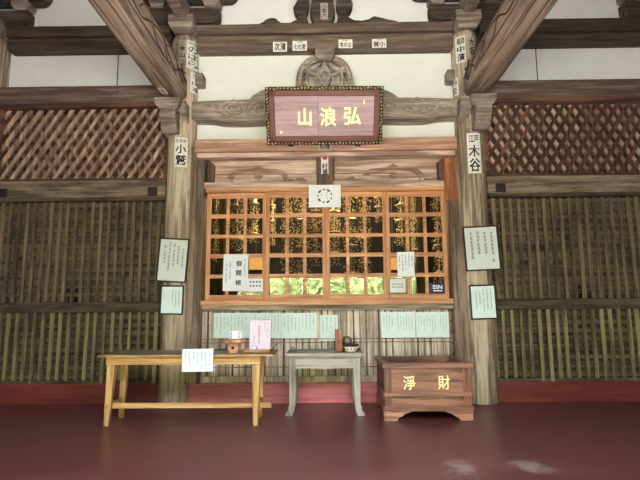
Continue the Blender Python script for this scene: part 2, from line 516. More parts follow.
def put_flat(mb, vf, cx, y, cz):
    vs, fs = vf
    m9 = max(1, len(vs) // 9)
    mb._add([(cx + a, y - .00004 * (i // m9), cz + c) for i, (a, c) in enumerate(vs)], fs)


def dashes(mb, x0, x1, z0, z1, y, cols, ch, rnd, fill=.85):
    """columns of tiny brush strokes, read as small unreadable script"""
    cw = (x1 - x0) / cols
    for i in range(cols):
        if rnd.random() > .93: continue
        cx = x0 + cw * (i + .5)
        zz = z1 - rnd.random() * .12 * (z1 - z0)
        end = z0 + (1 - fill + rnd.random() * .35) * (z1 - z0)
        w = min(cw * .5, ch * .9)
        while zz > end:
            s = ch * (.75 + .3 * rnd.random())
            if rnd.random() > .1:
                mb.box(cx - w / 2, cx + w / 2, y, y + .0012, zz - s * .14, zz - s * .03)
                mb.box(cx - w * .1, cx + w * .12, y, y + .0012, zz - s * .8, zz - s * .1)
                mb.box(cx - w * .45, cx + w * .35 * rnd.random(), y, y + .0012, zz - s * .55, zz - s * .43)
                if rnd.random() > .4: mb.box(cx - w * .4, cx + w * .45, y, y + .0012, zz - s * .84, zz - s * .72)
            zz -= s * 1.12


# ------------------------------------------------------------------ main heights and widths
ZB = .315
PX_ = 2.39                # pillar centre
XO = 5.68                 # outer pillar centre
WX = 1.932                # half width of the window opening
zw0, zw1 = W(326, 300)[1], W(326, 190.5)[1]
EX = 6.7
FW = 2.7               # half width of the gap left by the added front walls

# floor / ground
o = structure(MB().box(-EX, EX, -6.9, 5.2, -.12, 0).build('floor', 'floor', origin=(0, 0, 0)))
o = MB().box(-40, 40, -60, -6.9, -.3, -.02).build('ground', 'gravel', origin=(0, 0, 0)); structure(o)

# back wall (plaster over the framing; openings: window band and two small lattice gaps)
hl = [W(65.2, 302)[0], W(79, 302)[0], W(70, 303)[1], W(70, 286.5)[1]]
hr = [W(577, 298)[0], W(591, 298)[0], W(584, 298)[1], W(584, 284)[1]]


def holed(mb, x0, x1, z0, z1, y0, y1, h):
    hx0, hx1, hz0, hz1 = h
    mb.box(x0, hx0, y0, y1, z0, z1); mb.box(hx1, x1, y0, y1, z0, z1)
    mb.box(hx0, hx1, y0, y1, z0, hz0); mb.box(hx0, hx1, y0, y1, hz1, z1)


wl = MB()
wl.box(-EX, -WX, .12, .24, 0, 7.75)
structure(wl.build('wall_back', 'plaster', origin=(0, 0, 0)))
wr = MB(); wr.box(WX, EX, .12, .24, 0, 7.75)
structure(wr.build('wall_back_east', 'plaster', origin=(0, 0, 0))).name = 'wall_back_right'
wc = MB(); wc.box(-WX, WX, .12, .24, 0, zw0 - .02); wc.box(-WX, WX, .12, .24, zw1 + .02, 7.75)
structure(wc.build('wall_back_centre', 'plaster', origin=(0, 0, 0)))
# dark worship hall behind
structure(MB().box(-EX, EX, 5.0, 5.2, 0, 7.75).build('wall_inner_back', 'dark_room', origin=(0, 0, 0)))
structure(MB().box(-EX - .2, -EX, -6.9, 5.2, 0, 7.75).build('wall_left', 'dark_room', origin=(0, 0, 0)))  # side walls set close in, out of view, to dim the side bays
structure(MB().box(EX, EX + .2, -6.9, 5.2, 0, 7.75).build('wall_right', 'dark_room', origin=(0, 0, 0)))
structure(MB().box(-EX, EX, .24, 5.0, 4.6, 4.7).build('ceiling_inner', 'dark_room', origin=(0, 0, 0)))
# porch roof: sloping board ceiling from the wall head to the eave
structure(MB().prism_x([(.3, 7.7), (-9.4, 6.0), (-9.4, 6.2), (.3, 8.0)], -EX - .3, EX + .3).build('ceiling', 'dark_room', origin=(0, 0, 0)))

for s, sd in ((-1, 'left'), (1, 'right')):  # unseen front walls added to block daylight from the sides
    structure(MB().box(s * FW, s * EX, -6.9, -6.7, 0, 7.4).build('shade_wall_front_' + sd, 'dark_room', origin=(0, 0, 0)))
structure(MB().box(-FW, FW, -6.9, -6.7, 5.2, 7.4).build('shade_wall_front_upper', 'dark_room', origin=(0, 0, 0)))  # added above the gap to cut light on the upper wall
# red skirting
zb0 = ZB
for nm, a, c in (('baseboard_left', -EX, -PX_ - .1), ('baseboard_centre', -PX_ + .1, PX_ - .1), ('baseboard_right', PX_ + .1, EX)):
    structure(MB().box(a, c, -.03, .11, 0, ZB).build(nm, 'base_red' if 'centre' in nm else 'base_side_dim', bevel=.006))

# ------------------------------------------------------------------ pillars
pl = MB().lathe([(.225, 0), (.236, .02), (.236, 1.2), (.232, 3.0), (.226, 4.5), (.22, 5.95), (.19, 6.05)], 0, 0, 40)
base = thing('round_pillar', 'thick round weathered pillar at the left of the sliding windows', 'pillar', (0, 0, 0))
pl.build('shaft', 'pillar', base, smooth=True)
base.location = (-PX_, 0, 0)
p2 = copy_tree(base); p2.location = (PX_, 0, 0); p2['label'] = 'thick round weathered pillar at the right of the windows, behind the offering box'
p3 = copy_tree(base); p3.location = (-XO, 0, 0); p3['label'] = 'dark round pillar cut off by the left edge of the picture'
p4 = copy_tree(base); p4.location = (XO, 0, 0); p4['label'] = 'outer round pillar just past the right edge of the picture'
for p in (base, p2, p3, p4): p['group'] = 'round pillars along the front wall'

# jamb posts beside the windows
zj = W(200, 150)[1]
for s, side in ((-1, 'left'), (1, 'right')):
    o = MB().box(s * 1.97, s * 2.2, -.13, .1, ZB if 1 else 0, zj).build('jamb_post', 'jamb', bevel=.008)
    tag(o, 'square weathered wooden post between the %s pillar and the sliding windows' % side, 'post', 'posts beside the windows')

# ------------------------------------------------------------------ horizontal ties
ztop0, ztop1 = 5.85, 6.24


def tie(x0, x1, z0, z1, yf, mat, label, seam=None, name='tie_beam', lip=None):
    t = thing(name, label, 'beam', ((x0 + x1) / 2, 0, z0), 'horizontal beams of the front wall')
    mb = MB()
    zs = z0 + (z1 - z0) * seam if seam else z0
    if seam:
        mb.box(x0, x1, yf, .12, z0, zs - .008)
        o = mb.build('lower_board', mat, t, bevel=.015)
        MB().box(x0, x1, yf - .05, .12, zs + .008, z1).build('upper_board', mat, t, bevel=.015)
        MB().box(x0, x1, yf + .04, .1, zs - .02, zs + .02).build('groove_shade_strip', 'bracket_dark', t)  # dark strip paints the shade in the seam
    else:
        mb.box(x0, x1, yf, .12, z0, z1)
        mb.build('beam_body', mat, t, bevel=.015)
    if lip:
        MB().box(x0, x1, yf - .03, .1, z0 - lip, z0).build('lip_board', 'lat_frame' if mat != 'tie_grey' else 'slat_x', t, bevel=.006)
    return t


GX = PX_ + .22; IX = PX_ - .22
tie(-XO + .26, -GX, ztop0, ztop1, -.12, 'tie_dark', 'dark brown double tie beam high in the left bay', .52)
tie(GX, XO - .26, ztop0, ztop1, -.12, 'tie_dark', 'dark brown double tie beam high in the right bay', .42)
tie(-IX, IX, 5.795, 6.225, -.12, 'tie_mid', 'long brown double tie beam across the top centre, carrying four votive slips', .6)
for s, sd in ((-1, 'left'), (1, 'right')):
    x0, x1 = sorted((s * GX, s * (XO - .2)))
    tie(x0, x1, 4.87, 5.18, -.12, 'tie_mid', 'brown beam between the white plaster strip and the diamond lattice, %s bay' % sd, lip=.085)
    tie(x0, x1, 3.26, 3.545, -.12, 'tie_grey', 'weathered grey brown beam below the diamond lattice, %s bay' % sd, lip=.06)
    tie(x0, x1, 1.41, 1.575, -.08, 'slat_x', 'olive brown middle rail dividing the square slat walls, %s bay' % sd)
    # iron cover near the pillar
    xs = s * (PX_ + .42)
    o = MB().box(xs - .08, xs + .08, -.155, -.118, 3.27, 3.42).build('iron_cover', 'iron', bevel=.02)
    tag(o, 'small black iron cover on the grey beam near the %s pillar' % sd, 'iron cover', 'iron covers on the beams')
o = MB().box(-XO + .36, -XO + .5, -.155, -.118, 3.27, 3.42).build('iron_cover', 'iron', bevel=.02)
tag(o, 'black iron cover on the grey beam at the left edge of the picture', 'iron cover', 'iron covers on the beams')
# left remaining bay beyond outer pillar is closed by plaster wall only

# ------------------------------------------------------------------ diamond lattice panels


def clip(cx, cz, dx, dz, x0, x1, z0, z1):
    ts = []
    t0, t1 = -99, 99
    for c, d, a, b_ in ((cx, dx, x0, x1), (cz, dz, z0, z1)):
        ta, tb = (a - c) / d, (b_ - c) / d
        if ta > tb: ta, tb = tb, ta
        t0, t1 = max(t0, ta), min(t1, tb)
    return (t0, t1) if t1 - t0 > .05 else None


for s, sd in ((-1, 'left'), (1, 'right')):
    xa, xb = (-XO + .2, -GX + .05) if s < 0 else (GX - .05, XO - .15)
    za, zb_ = 3.545, 4.83
    t = thing('diamond_lattice_panel', 'diagonal wooden lattice panel in a red brown frame, %s bay' % sd, 'lattice panel', ((xa + xb) / 2, 0, za), 'diamond lattice panels')
    fr = MB(); fw = .1
    fr.box(xa, xb, -.1, .1, za, za + .04); fr.box(xa, xb, -.1, .1, zb_ - fw * .5, zb_)
    fr.box(xa, xa + fw, -.1, .1, za, zb_); fr.box(xb - fw, xb, -.1, .1, za, zb_)
    fr.build('lattice_frame', 'lat_frame', t, bevel=.006)
    MB().box(xa + .05, xb - .05, .05, .11, za + .05, zb_ - .03).build('back_board', 'diag_back', t)
    f1 = MB(); f2 = MB()
    a = math.radians(57)
    dx, dz = math.cos(a), math.sin(a)
    cz = (za + zb_) / 2
    X = xa - 2
    while X < xb + 2:
        w = .054 + random.uniform(-.006, .006)
        c = clip(X, cz, dx, dz, xa + .02, xb - .02, za + .02, zb_ - .02)
        if c: f1.bar((X + dx * c[0], -.045, cz + dz * c[0]), (X + dx * c[1], -.045, cz + dz * c[1]), w, .04)
        c = clip(X, cz, -dx, dz, xa + .02, xb - .02, za + .02, zb_ - .02)
        if c: f2.bar((X - dx * c[0], .0, cz + dz * c[0]), (X - dx * c[1], .0, cz + dz * c[1]), w, .04)
        X += .178
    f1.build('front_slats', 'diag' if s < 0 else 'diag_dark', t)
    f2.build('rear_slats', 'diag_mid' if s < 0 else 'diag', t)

# ------------------------------------------------------------------ square slat walls (side bays)


def slat_wall(xa, xb, za, zb_, label, hole=None, dx=.1355, dz=.132, wv=.052, wh=.06, vy=-.035, hy=-.018, matv='slat', math_='slat_x', matb='slat_back', group='square slat walls', hrows=None):
    t = thing('slat_wall_panel', label, 'slat wall', ((xa + xb) / 2, 0, za), group)
    mb = MB()
    if hole:
        holed(mb, xa, xb, za, zb_, .06, .115, hole)
        MB().box(hole[0] - .05, hole[1] + .05, .1155, .1195, hole[2] - .05, hole[3] + .05).build('black_backing', 'void', t)  # black sheet added to stand for the unlit gap
    else: mb.box(xa, xb, .06, .115, za, zb_)
    mb.build('back_board', matb, t)
    v = MB(); h = MB(); p = MB()
    x = xa + dx * .4
    if hole: x = (hole[0] + hole[1]) / 2; x -= dx * int((x - xa - .02) / dx)
    while x < xb - .02:
        nearh = hole and hole[0] - .02 < x < hole[1] + .02
        j = 0 if nearh else random.uniform(-.008, .008); w = wv + random.uniform(-.006, .006); y = vy + random.uniform(-.01, .008)
        v.box(x + j - w / 2, x + j + w / 2, y, y + .035, za, zb_)
        # weathered plugs in the openings
        z = (za + dz) if not hole else ((hole[2] + hole[3]) / 2 - dz * .5 - dz * int(((hole[2] + hole[3]) / 2 - dz * .5 - za - .06) / dz))
        while z < zb_ and matb == 'slat_back':
            if random.random() < .93 and not (hole and hole[0] < x + dx / 2 < hole[1] and hole[2] < z < hole[3]):
                yy = random.uniform(-.012, .03)
                zo = z if hole else z - dz * .05
                p.box(x + wv / 2 + .006, x + dx - wv / 2 - .006, yy, .07, zo - dz / 2 + wh / 2 - .01, zo + dz / 2 - wh / 2 - .006 + .01 * random.random())
            z += dz
        x += dx
    z = zb_ - dz * .55
    if hole: z = (hole[2] + hole[3]) / 2; z += dz * int((zb_ - .03 - z) / dz)
    k = 0
    while z > za + .03:
        if hrows is None or k in hrows or z < hrows[0]:
            j = 0 if hole and hole[2] - .1 < z < hole[3] + .1 else random.uniform(-.006, .006)
            h.box(xa, xb, hy + random.uniform(-.006, .006), hy + .03, z - wh / 2 + j, z + wh / 2 + j)
        z -= dz; k += 1
    if not hole: h.box(xa, xb, vy - .005, .06, za, za + .05)
    v.build('upright_slats', matv, t)
    h.build('cross_slats', math_, t)
    if p.v: p.build('opening_plugs', 'slat_x', t)
    return t


slat_wall(-XO + .15, -GX + .04, 1.575, 3.2, 'tall square slat wall left of the left pillar, with four black gaps', hl)
slat_wall(GX - .04, XO - .15, 1.575, 3.2, 'tall square slat wall right of the right pillar, with four black gaps', hr)
slat_wall(-XO + .15, -GX + .04, ZB, 1.41, 'low slat wall under the middle rail, behind the long wooden table', None, dx=.139, vy=-.045, hy=.0, matv='slat_low_cast')
slat_wall(GX - .04, XO - .15, ZB, 1.41, 'low slat wall under the middle rail at the far right', None, dx=.139, vy=-.045, hy=-.01, matv='slat_low_cast')
cz1 = zw0 - .16
slat_wall(-1.97, 1.97, ZB + .0, cz1, 'pale weathered slat wall under the windows, behind the tables', None, dx=.1, dz=.17, wv=.08, wh=.14, vy=-.03, hy=-.005,
          matv='slat_mid', math_='slat_mid_back', matb='slat_mid_back', group='centre slat wall')
gr = MB()
for py in (339, 342.5, 367):
    z = W(300, py, -.045)[1]
    gr.box(-1.96, 1.96, -.046, -.036, z - .006, z + .006)
gr.build('groove_strips', 'slat_mid_back', bpy.data.objects['slat_wall_panel.004'])  # thin dark strips that paint grooves across the slats
# the rail above
rm = thing('window_rail', 'weathered grey rail running under the window sill', 'rail', (0, 0, cz1))
MB().box(-1.97, 1.97, -.1, .11, cz1, zw0 - .04).build('rail_body', 'rail_mid', rm, bevel=.008)
rl = MB().box(-1.97, 1.97, -.07, -.025, ZB + .01, ZB + .1)
tag(rl.build('bottom_rail', 'slat_mid', bevel=.006), 'thin weathered rail just above the pink baseboard under the windows', 'rail')

# ------------------------------------------------------------------ windows
sill = MB().box(-1.96, 1.96, -.2, .12, zw0 - .075, zw0 + .005)
structure(sill.build('trim_1', 'door_x', bevel=.008))
structure(MB().box(-WX - .01, WX + .01, -.14, .12, zw1 - .045, zw1 + .02).build('trim_2', 'door_x', bevel=.006))
zs0, zs1 = zw0 + .005, zw1 - .045
rows_px = [(197, 213), (217, 233.5), (237, 253), (257, 273.5), (277.4, 294.3)]
rows = [(W(326, b_, -.08)[1], W(326, a, -.08)[1]) for a, b_ in rows_px]
for k in range(4):
    xa = -WX + k * WX / 2; xb = xa + WX / 2
    y0 = -.1 if k in (1, 2) else -.06
    t = thing('window_%d' % (k + 1), None, None, ((xa + xb) / 2, y0, zs0))
    structure(t)
    st = .06
    MB().box(xa, xa + st, y0, y0 + .04, zs0, zs1).build('stile', 'door', t, bevel=.004)
    MB().box(xb - st, xb, y0, y0 + .04, zs0, zs1).build('stile', 'door', t, bevel=.004)
    MB().box(xa + st, xb - st, y0 + .002, y0 + .038, zs0, rows[4][0]).build('rail', 'door_x', t, bevel=.004)
    MB().box(xa + st, xb - st, y0 + .002, y0 + .038, rows[0][1], zs1).build('rail', 'door_x', t, bevel=.004)
    g = MB()
    cw = (WX / 2 - 2 * st) / 3
    for i in (1, 2):
        g.box(xa + st + cw * i - .026, xa + st + cw * i + .026, y0 + .004, y0 + .034, rows[4][0], rows[0][1])
    for i in range(4):
        g.box(xa + st, xb - st, y0 + .006, y0 + .036, rows[i + 1][1], rows[i][0])
    g.build('muntin_grid', 'door_x', t, bevel=.003)
    MB().box(xa + st - .01, xb - st + .01, y0 + .036, y0 + .0395, rows[4][0] - .01, rows[0][1] + .01).build('glass_pane', 'glass', t)

# ------------------------------------------------------------------ lintel, transom
zl0, zl1 = W(320, 150.5, -.3)[1], W(320, 138, -.3)[1]
t = thing('window_lintel', 'broad reddish lintel board right under the gilded name plaque', 'lintel', (0, 0, zl0))
MB().box(-2.1, 2.1, -.3, .12, zl0, zl1).build('lintel_board', 'lintel', t, bevel=.012)
MB().box(-2.08, 2.08, -.24, .1, zl0 - .075, zl0).build('moulding', 'transom', t, bevel=.01)
zt0, zt1 = zw1 + .02, zl0 - .075
o = MB().box(-1.97, 1.97, -.15, .1, zt0, zt0 + .1).build('lower_transom_rail', 'transom', bevel=.01)
tag(o, 'weathered pinkish rail directly above the orange window frame', 'rail')


def spiral(cx, cz, r0, r1, a0, turns, y, n=22, sx=1.0):
    pts = []
    for i in range(n + 1):
        u = i / n
        r = r0 + (r1 - r0) * u; a = a0 + turns * 2 * PI * u
        pts.append((cx + sx * r * math.cos(a), y, cz + r * math.sin(a)))
    return pts


def bez(pts, y, n=8):
    """catmull-rom through (x, z) points"""
    out = []
    P = [pts[0]] + list(pts) + [pts[-1]]
    for i in range(1, len(P) - 2):
        for k in range(n):
            t_ = k / n
            q = []
            for d_ in (0, 1):
                a, b1, c, d = P[i - 1][d_], P[i][d_], P[i + 1][d_], P[i + 2][d_]
                q.append(.5 * ((2 * b1) + (c - a) * t_ + (2 * a - 5 * b1 + 4 * c - d) * t_ ** 2 + (-a + 3 * b1 - 3 * c + d) * t_ ** 3))
            out.append((q[0], y, q[1]))
    out.append((pts[-1][0], y, pts[-1][1]))
    return out


for s, sd in ((-1, 'left'), (1, 'right')):
    xa, xb = sorted((s * .14, s * 1.92))
    za, zb_ = zt0 + .1, zt1
    t = thing('transom_panel', 'carved transom panel above the %s pair of windows, cloud scroll in low relief' % sd, 'carved panel', ((xa + xb) / 2, 0, za), 'carved transom panels')
    MB().box(xa, xb, -.03, .1, za, (za + zb_) / 2 - .045).build('lower_board', 'transom', t, bevel=.004)
    MB().box(xa, xb, -.02, .1, (za + zb_) / 2 - .035, zb_).build('upper_board', 'transom', t, bevel=.004)
    fr = MB()
    xo = xa if s < 0 else xb
    fr.prism([(xo, za), (xo - s * .1, za + .03), (xo - s * .1, zb_ - .08), (xo, zb_)], -.14, -.02)
    fr.build('side_moulding', 'post_brown', t, bevel=.006)
    # cusped cloud: raised outline and swelling ends
    c = MB()
    cx = (xa + xb) / 2 + s * .08
    zc_ = (za + zb_) / 2 - .03
    q = W(266, 160)[1]
    hh = (zb_ - za)
    out = [(-.47, -.30), (-.50, -.12), (-.44, .06), (-.36, .16), (-.2, .2), (-.09, .24), (0, .38), (.09, .24), (.2, .2), (.36, .16), (.44, .06), (.50, -.12), (.47, -.30)]
    pts = [(cx + a * 1.0, zc_ + b_ * hh * 1.0) for a, b_ in out]
    inn = [(-.42, -.36), (-.40, -.14), (-.33, .0), (-.22, .07), (0, .12), (.22, .07), (.33, .0), (.40, -.14), (.42, -.36)]
    pin = [(cx + a, zc_ + b_ * hh) for a, b_ in inn]
    c.prism([(p[0], p[2]) for p in bez(pts, 0)] + [(p[0], p[2]) for p in bez(pin[::-1], 0)], -.05, 0)
    c.build('cloud_relief', 'transom_relief', t, bevel=.008)
    w = MB()
    for e in (-1, 1):
        x0 = cx + e * .47
        pw = [(x0, zc_ - .42 * hh), (x0 + e * .05, zc_ - .22 * hh), (x0 + e * .13, zc_ - .28 * hh), (x0 + e * .19, zc_ - .16 * hh), (x0 + e * .27, zc_ - .2 * hh),
              (x0 + e * .33, zc_ - .3 * hh), (x0 + e * .36, zc_ - .44 * hh)]
        w.prism([(p[0], p[2]) for p in bez(pw, 0, 5)], -.048, -.02)
    w.prism([(cx + .07 * math.cos(a * PI / 8), zc_ - .14 * hh + .05 * math.sin(a * PI / 8)) for a in range(16)], -.05, -.02)
    w.build('wave_relief', 'transom_relief', t, bevel=.008)

# centre post with cut corners
xa, xb = W(316.5, 165, -.2)[0], W(333, 165, -.2)[0]
za, zb_ = W(325, 187, -.2)[1], W(325, 150.5, -.2)[1]
cpost = MB().box(-.1, .14, -.151, .05, zt0 + .1, zt1).prism([(xa + .05, za), (xb - .05, za), (xb, za + .05), (xb, zb_ - .06), (xb - .06, zb_), (xa + .06, zb_), (xa, zb_ - .06), (xa, za + .05)], -.2, -.151)
tag(cpost.build('short_centre_post', 'post_brown', bevel=.006), 'short brown post with cut corners between the two carved transom panels', 'post')

# reddish wooden board hung at the right end of the transom
xa, xb = W(444, 170, -.18)[0], W(456.5, 170, -.18)[0]
t = thing('wooden_name_board', 'narrow reddish wooden board with faint brushed characters, right end of the transom', 'sign board', ((xa + xb) / 2, -.18, W(450, 200, -.18)[1]))
MB().box(xa, xb, -.18, -.13, W(450, 200, -.18)[1], W(450, 158, -.18)[1]).build('board', 'block', t, bevel=.005)
d = MB(); rn = random.Random(3)
dashes(d, xa + .03, xb - .03, W(450, 196, -.18)[1], W(450, 161, -.18)[1], -.1815, 1, .09, rn)
d.build('faint_script', 'post_brown', t)

# ------------------------------------------------------------------ carved rainbow beam above the lintel
t = thing('carved_rainbow_beam', 'grey carved beam with swirls behind the gilded plaque', 'beam', (0, 0, 4.5))
z0, z1 = 4.51, 4.875
top = [(-2.2, z1 - .03), (-1.2, z1), (0, z1 + .01), (1.2, z1), (2.2, z1 - .03)]
bot = [(2.2, z0 + .05), (1.9, z0 + .04), (1.5, z0 - .005), (0, z0 + .03), (-1.5, z0 - .005), (-1.9, z0 + .04), (-2.2, z0 + .05)]
MB().prism([(p[0], p[2]) for p in bez(bot, 0, 6)] + [(p[0], p[2]) for p in bez(top, 0, 4)], -.18, .12).build('beam_body', 'carved', t, bevel=.02)
c = MB()
zc_ = (z0 + z1) / 2
for e in (-1, 1):
    for (cx, r, tw) in ((1.5, .13, 1.6), (1.05, .11, 1.5)):
        c.tube(spiral(e * cx, zc_ + .03, r, .02, PI * (.9 if e > 0 else .1), tw * e, -.182, 30, 1.4), [.016] * 31, 5, .8)
        c.tube(spiral(e * cx, zc_ + .03, r + .05, .09, -PI * .5, .75 * e, -.182, 22, 1.5), .011, 5, .8)
    c.tube(bez([(e * 2.1, zc_ - .1), (e * 1.9, zc_ + .04), (e * 1.72, zc_ + .09), (e * 1.5, zc_ + .18)], -.182), .013, 5, .8)
    c.tube(bez([(e * 2.12, zc_ + .06), (e * 2.0, zc_ + .12), (e * 1.86, zc_ + .1), (e * 1.8, zc_ - .02), (e * 1.4, zc_ - .14), (e * .9, zc_ - .12)], -.182), .013, 5, .8)
    c.tube(bez([(e * 1.34, zc_ - .02), (e * 1.2, zc_ - .1), (e * 1.0, zc_ - .05), (e * .86, zc_ + .08)], -.182), .012, 5, .8)
c.build('swirl_carving', 'carving_x', t, smooth=True)

# ------------------------------------------------------------------ frog-leg struts


def pxpoly(pts, Y, lo=-9):
    return [(x, max(lo, z)) for x, z in (W(a, b_, Y) for a, b_ in pts)]


t = thing('frog_leg_strut', 'grey openwork carved strut standing on the beam behind the plaque', 'carved strut', (0, -.1, 5.2))
Y = -.12
MB().prism(pxpoly([(250, 98.5), (253, 95), (262, 90), (275, 87), (300, 86), (350, 85), (375, 86.5), (386, 90), (393, 93), (399, 97.5)], Y), Y, .1).build('strut_foot', 'carved', t, bevel=.01)
b1 = MB()
for e in (-1, 1):
    def q(x, y): return W(324.5 + e * x, y, Y)
    b1.tube(bez([q(1, 59), q(9, 59), q(17, 62), q(23, 70), q(25, 80), q(25.5, 92)], Y + .03), .055, 8, 1.5)
    b1.tube(bez([q(2, 61), q(8, 66), q(14, 70), q(17.5, 78), q(17, 92)], Y), .034, 8, 1.5)
    b1.tube(bez([q(0, 63), q(2, 70), q(7, 77), q(8, 84), q(5, 92)], Y - .01), .04, 8, 1.3)
    b1.tube(bez([q(20, 66), q(14, 73), q(7, 76), q(1, 84), q(0, 92)], Y - .02), .036, 8, 1.3)
    b1.tube(spiral(*q(18, 86), .075, .02, PI / 2, -1.2 * e, Y - .03, 18), .022, 7)
    b1.tube(bez([q(5, 60), q(11, 63), q(16, 67), q(20, 74)], Y - .03), .02, 7)
b1.build('scroll_carving', 'carving_x', t, smooth=True)
bl = MB()
xa, za = W(315, 55, -.3)[0], W(325, 58.5, -.3)[1]
xb, zb_ = W(335, 55, -.3)[0], W(325, 47, -.3)[1]
xm = (xa + xb) / 2
bl.frust(xm, -.12, za, (za + zb_) / 2 - .01, .11, .12, .165, .18); bl.box(xa, xb, -.3, .06, (za + zb_) / 2 - .01, zb_)
bl.build('bearing_block', 'bracket', t, bevel=.008)

t = thing('dark_frog_leg_strut', 'dark carved strut with curled sides at the very top centre', 'carved strut', (0, -.1, 6.34))
Y = -.1
MB().prism(pxpoly([(314, 24), (310, 12), (312, 0), (311, -22), (336, -22), (333, 0), (335, 12), (331, 24)], Y, 6.245), Y, .11).build('centre_stem', 'bracket_dark', t, bevel=.01)
lft = [(249, 24), (258, 23), (263, 20.5), (266, 18), (271, 16.6), (276, 17.2), (278, 19.5), (281, 21.5), (290, 21.5), (297, 18), (298.5, 13), (294.5, 11), (293, 6), (296, 1), (300, -8), (304, -14), (309, -8), (309, 4), (306, 12), (308, 22), (309, 24)]
rgt = [(398, 20), (388, 18), (380, 16), (374, 14.8), (371, 16.5), (369, 18), (362, 19.5), (355, 19), (349, 16), (347, 11), (351, 8), (353, 3), (351, -3), (346, -12), (341, -14), (337, -8), (336, 4), (339, 12), (337, 20), (336, 22)]
for ps in (lft, rgt):
    MB().prism(pxpoly(ps, Y, 6.245), Y + .03, .11).build('curled_leg', 'bracket_dark', t, bevel=.01)

# ------------------------------------------------------------------ bracket sets over the pillars


def hijiki(mb, L_, z0, h, w, along='x', yc=-.05):
    r = .16
    prof = [(-L_, z0 + h), (-L_, z0 + h * .55)]
    for k in range(6):
        a = PI + PI / 2 * k / 5
        prof.append((-L_ + r + r * math.cos(a), z0 + h * .55 + h * .55 * math.sin(a)))
    prof += [(-x, z) for x, z in prof[::-1]]
    if along == 'x': mb.prism(prof, yc - w / 2, yc + w / 2)
    else: mb.prism_x([(x + yc, z) for x, z in prof], -w / 2, w / 2)


def masu(mb, cx, cy, z0, w, h):
    mb.frust(cx, cy, z0, z0 + h * .45, w * .34, w * .34, w * .5, w * .5)
    mb.box(cx - w / 2, cx + w / 2, cy - w / 2, cy + w / 2, z0 + h * .45, z0 + h)


zd = 6.05
bs = thing('bracket_set', 'stepped bearing block and bracket arms on top of the left window pillar', 'bracket', (0, 0, zd), 'bracket sets on the pillars')
b0 = MB(); masu(b0, 0, -.11, zd, .43, .28); b0.build('bearing_block', 'bracket', bs, bevel=.01)
b0 = MB(); hijiki(b0, .6, zd + .22, .28, .2); b0.build('bracket_arm', 'bracket_dark', bs, bevel=.015)
b0 = MB(); hijiki(b0, .5, zd + .22, .3, .18, 'y', -.42); b0.build('bracket_arm', 'bracket', bs, bevel=.015)
for cx, cy in ((-.46, -.06), (.46, -.06), (0, -.75)):
    b0 = MB(); masu(b0, cx, cy, zd + .51, .28, .16); b0.build('small_block', 'bracket', bs, bevel=.008)
b0 = MB(); hijiki(b0, .9, zd + .66, .3, .2); b0.build('bracket_arm', 'bracket_dark', bs, bevel=.015)
bs.location = (-PX_, 0, zd)
for x, lb in ((PX_, 'stepped bearing block and bracket arms on top of the right window pillar'), (-XO, 'dark bracket arms in the top left corner of the picture'), (XO, 'dark bracket arm in the top right corner of the picture')):
    c = copy_tree(bs); c.location = (x, 0, zd); c['label'] = lb

# stub ends of the penetrating tie, either side of the upper plaster
for s, sd in ((-1, 'left'), (1, 'right')):
    x = s * 2.12
    t = MB().box(x - .07, x + .07, -.1, .12, 5.2, 5.4)
    tag(t.build('tenon_stub', 'bracket', bevel=.02), 'small wooden tenon stub sticking out of the %s pillar beside the upper plaster' % sd, 'tenon', 'tenon stubs beside the pillars')

# ------------------------------------------------------------------ porch beams running out towards the viewer


